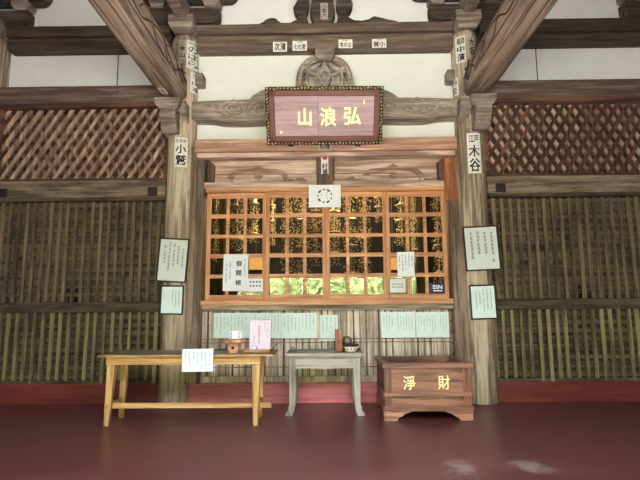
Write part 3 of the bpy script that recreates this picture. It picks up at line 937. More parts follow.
def porch_beam(s, label):
    t = thing('porch_beam', label, 'beam', (s * 2.43, -.3, 4.8), 'porch beams')
    ys = [-.2, -.45, -.7, -1.0, -1.4, -3, -6.68]
    hw = [.15, .175, .2, .205, .205, .205, .205]
    zb = [4.86, 4.82, 4.80, 4.80, 4.81, 4.83, 4.83]
    vs = []; fs = []
    n = 10
    for y, w, z in zip(ys, hw, zb):
        zt = 5.31 if y > -1 else 5.32
        sec = [(-w + .07, z), (w - .07, z), (w - .02, z + .03), (w, z + .09), (w, zt - .12), (w - .06, zt), (-w + .06, zt), (-w, zt - .12), (-w, z + .09), (-w + .02, z + .03)]
        vs += [(s * 2.43 + a, y, c) for a, c in sec]
    for i in range(len(ys) - 1):
        for k in range(n):
            k2 = (k + 1) % n
            fs.append((i * n + k, (i + 1) * n + k, (i + 1) * n + k2, i * n + k2))
    fs.append(tuple(range(n))); fs.append(tuple(range(len(ys) * n - 1, (len(ys) - 1) * n - 1, -1)))
    mb = MB(); mb._add(vs, [q[::-1] for q in fs])
    mb.build('beam_body', 'porch_beam', t)
    # carved grooves on the inner side
    c = MB(); xi = s * 2.43 - s * .205
    def sd(y, z): return (xi, y, z)
    def path(pts):
        out = bez(pts, 0, 6)
        return [(xi, p[0], p[2]) for p in out]
    c.tube(path([(-.5, 5.18), (-.8, 5.1), (-1.0, 4.98), (-1.3, 5.05), (-1.6, 5.18), (-2.0, 5.12), (-2.3, 5.0), (-2.8, 5.08), (-3.4, 5.2)]), .016, 5)
    c.tube(path([(-.6, 4.97), (-.8, 5.04), (-.95, 5.15), (-1.2, 5.22), (-1.45, 5.08), (-1.3, 4.95), (-1.15, 5.02)]), .014, 5)
    c.tube(path([(-1.5, 4.95), (-1.8, 5.0), (-2.0, 5.2), (-2.2, 5.22), (-2.35, 5.1)]), .014, 5)
    c.tube(path([(-.45, 5.05), (-.62, 5.12), (-.7, 5.24)]), .014, 5)
    c.build('vine_carving', 'carving_lines', t, smooth=True)
    g = MB()
    for dx in (-.09, .06):
        g.box(s * 2.43 + dx - .006, s * 2.43 + dx + .006, -5.8, -1.15, 4.822 - .004, 4.84)
    g.box(xi - .008, xi + .008, -5.8, -.95, 4.93, 4.945)
    g.build('groove_shade_strip', 'carving_lines', t)  # dark strips paint the shade of grooves along the beam
    return t


porch_beam(-1, 'heavy carved porch beam slanting to the upper left over the left pillar')
porch_beam(1, 'heavy carved porch beam slanting to the upper right over the right pillar')
for s, sd in ((-1, 'left'), (1, 'right')):
    cx = s * 2.5
    t = thing('beam_bracket', 'pale bearing block on a bracket arm carrying the %s porch beam' % sd, 'bracket', (cx, -.3, 4.2), 'brackets under the porch beams')
    b0 = MB(); b0.frust(cx, -.33, 4.62, 4.7, .15, .12, .205, .17); b0.box(cx - .205, cx + .205, -.5, -.16, 4.7, 4.79)
    b0.build('bearing_block', 'bracket', t, bevel=.008)
    MB().prism_x([(-.48, 4.62), (-.49, 4.5), (-.42, 4.42), (-.4, 4.34), (-.3, 4.27), (-.05, 4.24), (-.05, 4.62)], cx - .13, cx + .13).build('bracket_arm', 'bracket', t, bevel=.02)
    b0 = MB(); b0.prism_x([(-.42, 4.78), (-.38, 4.6), (-.15, 4.45), (-.1, 4.78)], s * 2.2 - .04, s * 2.2 + .14 * s)
    b0.build('side_wing', 'bracket', t, bevel=.015)

# ------------------------------------------------------------------ plaster wires
for x, ya, yb, lb in ((118.5, 56, 86, 'thin dark wire across the white plaster in the left bay'), (535.5, 49, 103, 'thin dark wire across the white plaster in the right bay')):
    a = W(x, ya, -.14); b_ = W(x, yb + 5, -.14)
    tag(MB().tube([(a[0], -.14, a[1] + .1), (a[0], -.14, b_[1] - .02)], .009, 6).build('hanging_wire', 'cable'), lb, 'wire', 'wires over the plaster')
a = W(308, 20, -.2)
tag(MB().tube([(a[0], -.2, a[1] + .9), (a[0], -.2, a[1] - .05)], .004, 5).build('hanging_wire', 'cable'), 'faint thin wire hanging beside the dark strut at top centre', 'wire', 'wires over the plaster')

# ------------------------------------------------------------------ name plaque
pw, ph = .9, .436
t = thing('name_plaque', 'large gilded plaque with three gold characters hung over the windows', 'plaque', (0, 0, 0), local=True)
MB().box(-pw, pw, -.02, .05, -ph, ph).build('border', 'black', t, bevel=.006)
fr = MB()
fi = .055
for (x0, x1, z0, z1) in ((-pw + fi, pw - fi, ph - fi - .085, ph - fi), (-pw + fi, pw - fi, -ph + fi, -ph + fi + .085), (-pw + fi, -pw + fi + .085, -ph + fi, ph - fi), (pw - fi - .085, pw - fi, -ph + fi, ph - fi)):
    fr.box(x0, x1, -.06, 0, z0, z1)
fr.build('lacquer_frame', 'plaque_red', t, bevel=.008)
MB().box(-pw + fi + .08, -.1, -.035, 0, -ph + fi + .08, ph - fi - .08).build('board', 'plaque_board', t)
MB().box(-.094, pw - fi - .08, -.035, 0, -ph + fi + .08, ph - fi - .08).build('board', 'plaque_board', t)
bd = MB(); rn = random.Random(11)
n = 34
for i in range(n):
    x = -pw + .03 + (2 * pw - .06) * i / (n - 1)
    for z in (ph - .027, -ph + .027):
        bd.octa((x, -.03, z + rn.uniform(-.006, .006)), .019, .018, .015)
        if rn.random() < .7: bd.octa((x + .014, -.028, z + rn.choice((-.016, .016))), .011, .01, .009)
n = 17
for i in range(n):
    z = -ph + .03 + (2 * ph - .06) * i / (n - 1)
    for x in (pw - .027, -pw + .027):
        bd.octa((x + rn.uniform(-.006, .006), -.03, z), .015, .018, .019)
        if rn.random() < .7: bd.octa((x + rn.choice((-.016, .016)), -.028, z + .016), .009, .01, .011)
bd.build('gold_beading', 'bead_gold', t)
ch = MB()
for c_, x, z, w, h in (('山', -.30, -.01, .21, .27), ('浪', .06, -.01, .25, .29), ('弘', .43, 0, .27, .27)):
    ch = MB(); put_flat(ch, fit(c_, w, h, .036), x, -.043, z)
    ch.build('gold_character', 'gold_paint', t)
sm = MB(); rn = random.Random(5)
dashes(sm, -.7, -.6, -.14, .24, -.04, 1, .06, rn); sm.build('faded_signature', 'transom_relief', t)
MB().prism([(-.67 + .022 * math.cos(k * PI / 4), -.24 + .022 * math.sin(k * PI / 4)) for k in range(8)], -.045, -.03).build('gold_seal', 'gold_paint', t)
MB().box(.6, .615, -.042, -.03, .17, .24).build('gold_tick', 'gold_paint', t)
cxp, czp = W(324.3, 116, -.62)
t.location = (cxp, -.62, czp); t.rotation_euler = (math.radians(25), 0, math.radians(0)); 
t.rotation_euler[1] = math.radians(.3)
for px in (291, 358):
    a = W(px, 143, -.38)
    o = MB().box(a[0] - .045, a[0] + .045, -.44, -.17, a[1] - .03, a[1] + .02).build('plaque_hook', 'iron', bevel=.006)
    tag(o, 'black iron hook under the %s end of the name plaque' % ('left' if px < 320 else 'right'), 'hook', 'hooks under the plaque')

# ------------------------------------------------------------------ votive slips (flat on beams, curved on pillars)


def slip_flat(px0, py0, px1, py1, Y, lines, label, paper='slip', group='votive slips', bold=.03, name='votive_slip', ink='ink', pad=.82, top=None):
    x0, z1 = W(px0, py0, Y); x1, z0 = W(px1, py1, Y)
    cx, cz = (x0 + x1) / 2, (z0 + z1) / 2
    t = thing(name, label, 'votive slip', (cx, Y, z0), group)
    rt = t; t = MB().box(x0, x1, Y, Y + .006, z0, z1).build('slip_paper', paper, t)
    m_ = MB(); put_flat(m_, fit(lines, (x1 - x0) * pad, (z1 - z0) * (pad if top is None else pad - .22), bold), cx, Y - .002, cz - (0 if top is None else .1 * (z1 - z0)))
    m_.build('lettering', ink, t)
    if top is not None:
        m_ = MB(); put_flat(m_, fit(top, (x1 - x0) * .4, (z1 - z0) * .16, .02), cx, Y - .002, z1 - .12 * (z1 - z0)); m_.build('small_lettering', ink, t)
    return rt


YB_L = -.1165
slip_flat(273, 42, 287, 51.5, YB_L - .01, '次濱', 'small square votive slip, leftmost on the top centre beam')
slip_flat(292.5, 41, 307, 50.5, YB_L - .01, '七の恵', 'votive slip beside the leftmost one on the top centre beam', top='小林')
slip_flat(338.5, 39.5, 352.5, 48, YB_L - .01, '本の山', 'votive slip just right of the centre block on the top beam', top='山本')
slip_flat(372, 39, 386.5, 47.5, YB_L - .01, '賀小', 'rightmost votive slip on the top centre beam', top='山本' if 0 else '江戸')
slip_flat(320.5, 3, 328, 19, -.1065, '小\n室\n六', 'dark votive slip on the stem of the top centre strut', paper='slip_dim', bold=.02)
slip_flat(318.5, 142.5, 331.5, 150, -.3065, '柏榎', 'small grey votive slip on the lintel under the plaque', paper='slip_dim')
t = slip_flat(321, 153.5, 328.5, 174, -.2065, '村\n瀬', 'votive slip with a red crest on the short centre post', bold=.03)
for c in list(t.children[0].children):
    if c.name.startswith('lettering'):
        c.location.z -= .045; c.scale = (1, 1, .72); c.location.z += .0
x, z = W(324.8, 157.5, -.2105)
MB().prism([(x + .042 * math.cos(k * PI / 6), z + .04 * math.sin(k * PI / 6)) for k in range(12)], -.21, -.2065).build('red_crest', 'ink_red', t)


def slip_round(cx0, R, px0, py0, px1, py1, rows_, label, paper='slip', bold=.03, ink='ink'):
    """rows_: list of (text, u0, u1, v0, v1) in slip fractions, v from the top"""
    Y = -R
    x0, z1 = W(px0, py0, Y + .02); x1, z0 = W(px1, py1, Y + .02)
    def cyl(x, z, lift):
        a = max(-1.45, min(1.45, (x - cx0) / R))
        a = math.asin(max(-.985, min(.985, (x - cx0) / R)))
        return (cx0 + (R + lift) * math.sin(a), -(R + lift) * math.cos(a), z)
    t = thing('votive_slip', label, 'votive slip', cyl((x0 + x1) / 2, z0, .003), 'votive slips')
    mb = MB(); n = 8
    vs = []
    for i in range(n + 1):
        x = x0 + (x1 - x0) * i / n
        vs += [cyl(x, z0, .003), cyl(x, z1, .003), cyl(x, z0, .007), cyl(x, z1, .007)]
    fs = []
    for i in range(n):
        a, b_ = i * 4, (i + 1) * 4
        fs += [(a + 2, b_ + 2, b_ + 3, a + 3), (a + 1, b_ + 1, b_, a), (a + 3, b_ + 3, b_ + 1, a + 1), (a, b_, b_ + 2, a + 2)]
    fs += [(0, 2, 3, 1), (n * 4, n * 4 + 1, n * 4 + 3, n * 4 + 2)]
    mb._add(vs, fs); rt = t; t = mb.build('slip_paper', paper, t)
    m_ = MB()
    for tx, u0, u1, v0, v1 in rows_:
        vs, fs = fit(tx, (u1 - u0) * (x1 - x0), (v1 - v0) * (z1 - z0), bold)
        ccx = x0 + (x1 - x0) * (u0 + u1) / 2; ccz = z1 - (z1 - z0) * (v0 + v1) / 2
        m9 = max(1, len(vs) // 9)
        m_._add([cyl(ccx + a, ccz + c, .0105 + .00004 * (i // m9)) for i, (a, c) in enumerate(vs)], fs)
    m_.build('lettering', ink, t)
    return rt


RT, RM = .226, .232
slip_round(-PX_, RM, 175.5, 138, 186.5, 167, [('小', .1, .9, .24, .55), ('鷲', .1, .9, .6, .95), ('たなか', .1, .9, .05, .18)], 'tall white votive slip on the left pillar at the height of the lattice')
slip_round(-PX_, RT, 187, 40, 196, 67.5, [('の', .15, .85, .2, .43), ('は', .15, .85, .46, .68), ('ら', .15, .85, .72, .95), ('大阪', .1, .9, .04, .16)], 'white votive slip with rounded script high on the left pillar', bold=.014)
slip_round(-PX_, RT, 190, 70.5, 197, 91, [('山', .15, .85, .4, .62), ('本', .15, .85, .68, .94), ('ア尾', .15, .85, .08, .3)], 'narrow votive slip just below the large script slip on the left pillar', bold=.014)
slip_round(-PX_, RT, 179.5, 41, 186, 60, [('三', .15, .85, .05, .25), ('栗', .15, .85, .32, .55), ('山', .15, .85, .62, .9)], 'darkened votive slip left of the large script slip, high on the left pillar', 'slip_dim')
slip_round(PX_, RM, 466.5, 133.5, 481.5, 173.5, [('江戸', .14, .86, .05, .24), ('木', .1, .9, .3, .6), ('谷', .1, .9, .63, .96)], 'largest white votive slip, on the right pillar beside the lattice')
slip_round(PX_, RT, 456.5, 36, 466, 62, [('中', .12, .88, .38, .62), ('濱', .12, .88, .66, .94), ('福岡', .12, .88, .06, .32)], 'votive slip with two bold characters high on the right pillar')
slip_round(PX_, RT, 450, 53, 456.5, 73, [('一', .15, .85, .1, .2), ('文', .15, .85, .34, .6), ('谷', .15, .85, .66, .92)], 'narrow votive slip at the inner edge of the right pillar top')
slip_round(PX_, RT, 453, 75.5, 460, 93, [('中', .15, .85, .1, .45), ('松', .15, .85, .52, .9)], 'lowest of the narrow votive slips high on the right pillar')
slip_round(PX_, RT, 467, 37, 475.5, 58, [('大', .15, .85, .1, .45), ('坂', .15, .85, .5, .9)], 'votive slip half hidden by the right porch beam', 'slip_dim')
# slip glued under the left porch beam
t = thing('votive_slip', 'small votive slip glued under the left porch beam, just above its bracket', 'votive slip', (-2.5, -.68, 4.79), 'votive slips')
sp = MB().box(-2.55, -2.45, -.8, -.6, 4.791, 4.797).build('slip_paper', 'slip', t)
m_ = MB()
for y0, y1 in ((-.78, -.71), (-.69, -.62)):
    m_.box(-2.535, -2.465, y0, y0 + .015, 4.789, 4.791); m_.box(-2.505, -2.495, y0, y1, 4.789, 4.791); m_.box(-2.53, -2.47, y1 - .015, y1, 4.789, 4.791)
m_.build('lettering', 'ink', sp)

# ------------------------------------------------------------------ framed sheets on the pillars


def framed(cxp, cyp, wpx, hpx, Y, tilt, paper, label, cols, ch, seed, ink='ink_soft', lean=0):
    cx, cz = W(cxp, cyp, Y)
    sc = (D + Y) / (F_PX) * 1.0
    w, h = wpx * sc / 2, hpx * sc / 2
    t = thing('framed_calligraphy', label, 'framed sheet', (0, 0, 0), 'framed sheets on the pillars', local=True)
    fr = MB(); b_ = .022
    for (x0, x1, z0, z1) in ((-w, w, h - b_, h), (-w, w, -h, -h + b_), (-w, -w + b_, -h, h), (w - b_, w, -h, h)):
        fr.box(x0, x1, -.025, 0, z0, z1)
    fr.build('frame', 'frame_black', t, bevel=.003)
    MB().box(-w + b_ / 2, w - b_ / 2, -.012, -.004, -h + b_ / 2, h - b_ / 2).build('sheet', paper, t)
    d = MB(); rn = random.Random(seed)
    dashes(d, -w + .07, w - .05, -h + .07, h - .06, -.0135, cols, ch, rn)
    d.build('brush_script', ink, [c for c in t.children if c.name.startswith('sheet')][0])
    t.location = (cx, Y, cz); t.rotation_euler = (lean, math.radians(tilt), 0)
    return t


framed(173, 260.2, 30.5, 44.5, -.237, -3.4 * -1, 'green_white', 'larger framed sheet hanging crooked on the left pillar', 5, .05, 1)
framed(172, 300, 23.5, 29, -.237, 1.0, 'mint', 'smaller framed sheet under the crooked one on the left pillar', 5, .035, 2, 'ink_mint')
framed(481.5, 248.3, 35, 45, -.237, -2.2, 'green_white', 'larger framed sheet on the right pillar', 4, .06, 3)
framed(483, 302, 26, 34, -.237, -1.5, 'mint', 'smaller framed sheet low on the right pillar', 5, .035, 4, 'ink_mint')

# ------------------------------------------------------------------ paper notices


def notice(px0, py0, px1, py1, Y, paper, label, cols=6, ch=.03, seed=1, ink='ink_mint', tilt=0, name='paper_notice', group='paper notices', thick=.003, script=True):
    x0, z1 = W(px0, py0, Y); x1, z0 = W(px1, py1, Y)
    w, h = (x1 - x0) / 2, (z1 - z0) / 2
    t = thing(name, label, 'notice', (0, 0, 0), group, local=True)
    MB().box(-w, w, 0, thick, -h, h).build('sheet', paper, t)
    if script:
        d = MB(); rn = random.Random(seed)
        dashes(d, -w * .92, w * .92, -h * .9, h * .9, -.0015, cols, ch, rn)
        d.build('small_script', ink, [c for c in t.children if c.name.startswith('sheet')][0])
    t.location = ((x0 + x1) / 2, Y, (z0 + z1) / 2); t.rotation_euler = (0, math.radians(tilt), 0)
    return t, w, h


YW = -.0635
YL = -.064
# 御開帳 sheet
t, w, h = notice(223.5, 254.5, 247.8, 291, YW, 'paper', 'white sheet with three large black characters on the left window', 1, .03, 1, 'ink_soft', .8, script=False)
m_ = MB()
for i, c_ in enumerate('御開帳'):
    m_ = MB(); put_flat(m_, fit(c_, .088, .088, .03), .05, -.0015, h * (.5 - .52 * i))
    m_.build('large_character', 'ink', t)
d = MB(); rn = random.Random(9)
dashes(d, w * .62, w * .85, -h * .55, h * .9, -.0015, 1, .03, rn); dashes(d, -w * .9, w * .0, -h * .8, h * .6, -.0015, 3, .03, rn)
d.build('small_script', 'ink_soft', t)
t, w, h = notice(247.5, 278.5, 262.8, 291.5, YW, 'paper', 'small white card beside the three character sheet on the left window', script=False)
d = MB()
for i in range(4):
    for j in range(2):
        d.box(-w * .7 + i * w * .4, -w * .7 + i * w * .4 + w * .22, -.0015, 0, h * (.35 - .6 * j), h * (.62 - .6 * j))
d.build('small_script', 'ink_soft', t)
notice(397, 252, 414.8, 276.3, YW, 'paper', 'white sheet of small writing on the right hand window', 5, .03, 12, 'ink_soft')
t, w, h = notice(389.5, 278.8, 405.8, 292.5, YW, 'green_white', 'small framed white card low on the right hand window', script=False)
fr = MB(); fr.box(-w - .006, w + .006, -.004, .004, h, h + .012); fr.box(-w - .006, w + .006, -.004, .004, -h - .012, -h)
fr.box(-w - .012, -w, -.004, .004, -h - .012, h + .012); fr.box(w, w + .012, -.004, .004, -h - .012, h + .012)
fr.build('card_frame', 'frame_black', t)
d = MB()
for i in range(5):
    for j in range(2):
        d.box(-w * .7 + i * w * .3, -w * .7 + i * w * .3 + w * .18, -.0015, 0, h * (.1 - .4 * j), h * (.3 - .4 * j))
d.build('small_script', 'ink_soft', t)
# security sticker
x0, z1 = W(430, 283.2, YW); x1, z0 = W(444.8, 292.8, YW)
t = thing('security_sticker', 'navy blue sticker with white letters in the bottom right window pane', 'sticker', ((x0 + x1) / 2, YW, z0))
MB().box(x0, x1, YW, YW + .0035, z0, z1).build('sticker_sheet', 'blue', t)
m_ = MB(); put_flat(m_, fit('SSN', (x1 - x0) * .66, (z1 - z0) * .42, .03), (x0 + x1) / 2, YW - .002, z0 + (z1 - z0) * .6)
m_.box(x0 + .05, x1 - .04, YW - .002, YW, z0 + (z1 - z0) * .17, z0 + (z1 - z0) * .27)
m_.build('lettering', 'paper', t)
# top sheet with circular crest marks
t, w, h = notice(308.7, 185, 341, 207, -.2035, 'paper', 'white sheet with a ring of maroon marks over the window head', script=False)
m_ = MB()
for k in range(9):
    a = k * 2 * PI / 9 + .3
    r = .105
    cx, cz = r * 1.05 * math.cos(a), r * math.sin(a)
    el = .034 if k % 2 else .022
    m_.prism([(cx + el * math.cos(q * PI / 4) * math.cos(a + PI / 2) - el * .5 * math.sin(q * PI / 4) * math.sin(a + PI / 2),
               cz + el * math.cos(q * PI / 4) * math.sin(a + PI / 2) + el * .5 * math.sin(q * PI / 4) * math.cos(a + PI / 2)) for q in range(8)], -.0015, 0)
for (cx, cz) in ((.02, .01), (.045, -.03), (.03, .05), (-.05, .02)):
    m_.prism([(cx + .01 * math.cos(q * PI / 3), cz + .01 * math.sin(q * PI / 3)) for q in range(6)], -.0015, 0)
m_.build('ring_mark', 'ink_maroon', t)

YN = -.044
for px0, px1, lb, sd in ((214, 249, 'left sheet of the long mint notice under the windows', 21), (249.4, 281, 'middle sheet of the long mint notice, behind the pink card', 22), (281.4, 317, 'right sheet of the long mint notice under the windows', 23)):
    notice(px0, 313.2, px1, 338, YN, 'mint', lb, 9, .024, sd)
notice(320, 315, 338, 340.5, YN, 'mint', 'small single mint sheet above the grey table', 4, .024, 24)
notice(381, 312.2, 415.4, 337.6, YN, 'mint', 'left sheet of the mint notice above the offering box', 11, .02, 25)
notice(415.8, 312.2, 449.5, 337.4, YN, 'mint', 'right sheet of the mint notice above the offering box', 11, .02, 26)

# ------------------------------------------------------------------ long wooden table
ZT = .89
yf, yb = -1.5, -.82
xl, xr = W(97, 355, yf)[0], W(273.5, 357, yf)[0]
t = thing('long_wooden_table', 'long pale wooden table with a grey top, left of the centre', 'table', ((xl + xr) / 2, (yf + yb) / 2, 0))
MB().box(xl, xr, yf, yb, ZT - .024, ZT - .003).build('tabletop', 'table', t, bevel=.004)
MB().box(xl + .01, xr - .01, yf + .01, yb - .01, ZT - .003, ZT).build('top_sheet', 'table_top', t)
fx0, fx1 = W(107, 360, yf + .1)[0], W(261, 360, yf + .1)[0]
MB().box(fx0, fx1, yf + .07, yf + .11, ZT - .13, ZT - .028).build('apron', 'table', t, bevel=.004)
MB().box(fx0, fx1, yb - .11, yb - .07, ZT - .13, ZT - .028).build('apron', 'table', t, bevel=.004)
for i, (xt, xb_) in enumerate(((fx0 + .06, fx0 + .02), (fx1 - .06, fx1 - .07))):
    for y_t, y_b in ((yf + .14, yf + .14), (yb - .14, yb - .1)):
        l = MB()
        a = .055
        l._add([(xb_ - .03, y_b - .03, 0), (xb_ + .03, y_b - .03, 0), (xb_ + .03, y_b + .03, 0), (xb_ - .03, y_b + .03, 0),
                (xt - a, y_t - .04, ZT - .03), (xt + a, y_t - .04, ZT - .03), (xt + a, y_t + .04, ZT - .03), (xt - a, y_t + .04, ZT - .03)],
               [(3, 2, 1, 0), (4, 5, 6, 7), (0, 1, 5, 4), (1, 2, 6, 5), (2, 3, 7, 6), (3, 0, 4, 7)])
        l.build('leg', 'table_z', t, bevel=.004)
ym = (yf + yb) / 2
for x in (fx0 + .02, fx1 - .05):
    MB().box(x - .02, x + .02, yf + .08, yb - .06, .2, .27).build('cross_stretcher', 'table', t, bevel=.004)
MB().box(fx0 - .02, fx1 + .13, ym - .15, ym - .11, .2, .265).build('stretcher', 'table', t, bevel=.004)

# hanging paper at the table front
x0, z1 = W(182.5, 348.5, yf - .012); x1, z0 = W(213, 372, yf - .012)
t, w, h = notice(182.5, 349, 212.8, 371.6, yf - .012, 'mint', 'mint sheet of small writing hanging over the front of the long table', 7, .03, 31, tilt=-.8)

# little wooden incense house
Yh = -1.28
x0, x1 = W(228, 350, Yh)[0], W(240, 350, Yh)[0]
cx = (x0 + x1) / 2
t = thing('wooden_donation_box', 'small wooden box with a flared top and round hole on the long table', 'box', (cx, Yh, ZT))
MB().lathe([(.095, 0), (.095, .012), (.09, .016), (.09, .115), (.095, .12)], cx, Yh, 8, ZT).build('box_body', 'small_box', t)
MB().lathe([(.09, .115), (.15, .13), (.16, .145), (.155, .172), (.13, .172)], cx, Yh, 8, ZT).build('flared_top', 'small_box', t)
hole = MB().prism([(cx + .018 * math.cos(k * PI / 6), ZT + .07 + .022 * math.sin(k * PI / 6)) for k in range(12)], Yh - .094, Yh - .075)
hole.build('hole', 'void', t)  # black plug standing in for the dark inside the hole
sg = MB(); z0 = ZT + .17
for k in range(5): sg.octa((cx - .09 + k * .045, Yh - .12, ZT + .185), .014, .02, .01)
sg.build('coins', 'ceramic', t)
t, w, h = notice(229, 331, 241.3, 343.5, Yh + .06, 'paper', 'small white paper sign standing on the flared wooden box', 3, .045, 33, 'ink_soft')
t.rotation_euler = (math.radians(-6), 0, 0)

# tray with pink book card and folded paper
Yt = -1.25
x0, x1 = W(244.5, 352, Yt)[0], W(271.5, 352, Yt)[0]
t = thing('wooden_tray', 'shallow pale wooden tray at the right end of the long table', 'tray', ((x0 + x1) / 2, Yt, ZT))
y0, y1 = Yt - .13, Yt + .12
MB().box(x0, x1, y0, y1, ZT, ZT + .012).build('tray_bottom', 'tray', t)
rim = MB(); rim.box(x0, x1, y0, y0 + .012, ZT, ZT + .05); rim.box(x0, x1, y1 - .012, y1, ZT, ZT + .05)
rim.box(x0, x0 + .012, y0, y1, ZT, ZT + .05); rim.box(x1 - .012, x1, y0, y1, ZT, ZT + .05)
rim.build('tray_rim', 'tray', t, bevel=.003)
x0, z1 = W(249.5, 320.5, Yt); x1, z0 = W(270.3, 350, Yt)
z0 = ZT + .015
t = thing('pink_card', 'pale pink card with a column of characters standing in the wooden tray', 'card', (0, 0, 0), local=True)
w = (x1 - x0) / 2; hh = (z1 - z0)
MB().box(-w, w, 0, .012, 0, hh).build('card_board', 'pink_paper', t, bevel=.002)
m_ = MB()
rn = random.Random(41)
dashes(m_, -w * .3, w * .1, hh * .15, hh * .85, -.0015, 1, .06, rn, 1.0)
m_.build('script_column', 'ink_soft', t)
d = MB(); dashes(d, w * .3, w * .85, hh * .4, hh * .95, -.0015, 2, .03, rn); dashes(d, -w * .7, -w * .4, hh * .1, hh * .5, -.0015, 1, .03, rn)
d.build('small_script', 'ink_mint', t)
t.location = ((x0 + x1) / 2, Yt + .0, z0); t.rotation_euler = (math.radians(-7), 0, 0)
xa, xb = W(249.5, 350, Yt)[0], W(259, 350, Yt)[0]
fp = MB().prism([(xa, ZT + .03), (xb, ZT + .03), (xb - .01, ZT + .06), (xb - .04, ZT + .095), (xa + .04, ZT + .09), (xa + .01, ZT + .055)], Yt - .1, Yt - .03)
tag(fp.build('folded_paper_bundle', 'blue_paper', bevel=.008), 'small pale blue folded paper bundle lying in the wooden tray', 'paper bundle')
xa, za = W(213, 348, -1.1)
tag(MB().tube(bez([(xa, ZT + .012), (xa + .12, ZT + .02), (xa + .2, ZT + .03), (xa + .3, ZT + .012)], -1.0, 6), .01, 6).build('black_cable', 'cable', smooth=True), 'short dark cable lying on the long table left of the flared box', 'cable')
xa = W(273, 350, -1.0)[0]
tag(MB().tube([(xa - .04, -1.15, ZT + .01), (xa + .02, -1.05, ZT + .05), (xa + .06, -.95, ZT + .1)], .007, 6).build('pen_wire', 'cable', smooth=True), 'thin dark wire sticking up at the right end of the long table', 'wire')

# ------------------------------------------------------------------ grey offering table
ZG = .845
yf, yb = -.92, -.3
xl, xr = W(285.5, 356, yf)[0], W(363.5, 356, yf)[0]
t = thing('grey_altar_table', 'weathered grey altar table with scalloped apron and flared feet, centre', 'table', ((xl + xr) / 2, (yf + yb) / 2, 0))
MB().box(xl, xr, yf, yb, ZG - .045, ZG - .004).build('tabletop', 'grey_tbl', t, bevel=.006)
MB().box(xl + .02, xr - .02, yf + .02, yb - .02, ZG - .004, ZG).build('top_sheet', 'grey_top', t)
zc0 = ZG - .045
ax0, ax1 = xl + .1, xr - .1
cxm = (xl + xr) / 2
ap = [(ax0, zc0), (ax0, zc0 - .215), (ax0 + .02, zc0 - .21), (ax0 + .045, zc0 - .185), (ax0 + .09, zc0 - .172), (cxm - .2, zc0 - .172), (cxm - .1, zc0 - .182), (cxm - .03, zc0 - .19), (cxm, zc0 - .165)]
ap2 = ap + [(2 * cxm - x, z) for x, z in ap[-2::-1]]
MB().prism(ap2, yf + .06, yf + .09).build('apron', 'grey_tbl', t, bevel=.006)
MB().prism(ap2, yb - .09, yb - .06).build('apron', 'grey_tbl', t, bevel=.006)
MB().box(xl + .03, xr - .03, yf + .04, yb - .04, zc0 - .04, zc0).build('moulding', 'grey_tbl', t, bevel=.006)
for e, xe in ((-1, xl), (1, xr)):
    for y0 in (yf + .04, yb - .13):
        ix = xe - e * .04
        p_ = [(ix, zc0 - .03), (ix - e * .1, zc0 - .03), (ix - e * .1, .5), (ix - e * .095, .2), (ix - e * .08, .07), (ix - e * .05, .0), (ix + e * .05, .0), (ix + e * .05, .028), (ix + e * .01, .07), (ix - e * .01, .18), (ix - e * .005, .45)]
        MB().prism(p_, y0, y0 + .09).build('leg', 'grey_tbl_z', t, bevel=.008)
# things on it
Yg = -.7
xa, xb = W(335.3, 345, Yg)[0], W(342.3, 345, Yg)[0]
z0 = W(338, 353, Yg)[1]; z1 = W(338, 331, Yg)[1]
t = thing('oracle_stick_block', 'upright orange wooden block on the right end of the grey altar table', 'wooden block', ((xa + xb) / 2, Yg, ZG))
MB().box(xa, xb, Yg - .05, Yg + .05, ZG, ZG + (z1 - z0)).build('block_body', 'block', t, bevel=.006)
MB().box(xa + .03, xb - .03, Yg - .053, Yg - .048, ZG + .06, ZG + .17).build('faint_script', 'box', t)
cx, Yi = W(349.5, 350, -.72)[0] + .02, -.72
t = thing('incense_burner', 'low patterned ceramic incense burner with a dark rim on the grey altar table', 'incense burner', (cx, Yi, ZG))
MB().lathe([(.06, 0), (.085, .004), (.095, .03), (.1, .06), (.098, .075)], cx, Yi, 28, ZG).build('bowl', 'ceramic', t, smooth=True)
MB().lathe([(.1, .07), (.115, .08), (.118, .1), (.105, .105), (.092, .1), (.088, .09)], cx, Yi, 28, ZG).build('dark_rim', 'dark_brown', t, smooth=True)
MB().lathe([(.088, .085), (.03, .095)], cx, Yi, 20, ZG).build('ash', 'ash', t)
pt = MB()
for k in range(7):
    a = PI + k * PI / 6
    pt.octa((cx + .097 * math.cos(a), Yi + .097 * math.sin(a), ZG + .04), .018, .012, .014)
pt.build('painted_pattern', 'dark_brown', t)
cx2 = W(347, 342, -.5)[0]
t = thing('round_wooden_gong', 'round brown wooden drum standing behind the incense burner', 'drum', (cx2, -.5, ZG))
MB().lathe([(.05, 0), (.07, .005), (.078, .08), (.075, .15), (.055, .185), (.02, .2)], cx2, -.5, 24, ZG).build('drum_body', 'table_top', t, smooth=True)
MB().lathe([(.079, .1), (.082, .105), (.082, .115), (.078, .12)], cx2, -.5, 24, ZG).build('band', 'post_brown', t, smooth=True)
cx3 = W(357, 350, -.6)[0]
tag(MB().lathe([(.018, 0), (.03, .02), (.034, .06), (.03, .062), (.024, .03), (.01, .02)], cx3, -.6, 20, ZG).build('small_white_cup', 'ceramic', smooth=True), 'tiny white cup right of the incense burner', 'cup')
cx4 = W(292.5, 350, -.6)[0]
t = thing('small_metal_bell', 'small round metal bell at the left end of the grey altar table', 'bell', (cx4, -.6, ZG))
MB().lathe([(.025, 0), (.038, .015), (.04, .035), (.025, .055), (.008, .06)], cx4, -.6, 20, ZG).build('bell_body', 'steel', t, smooth=True)
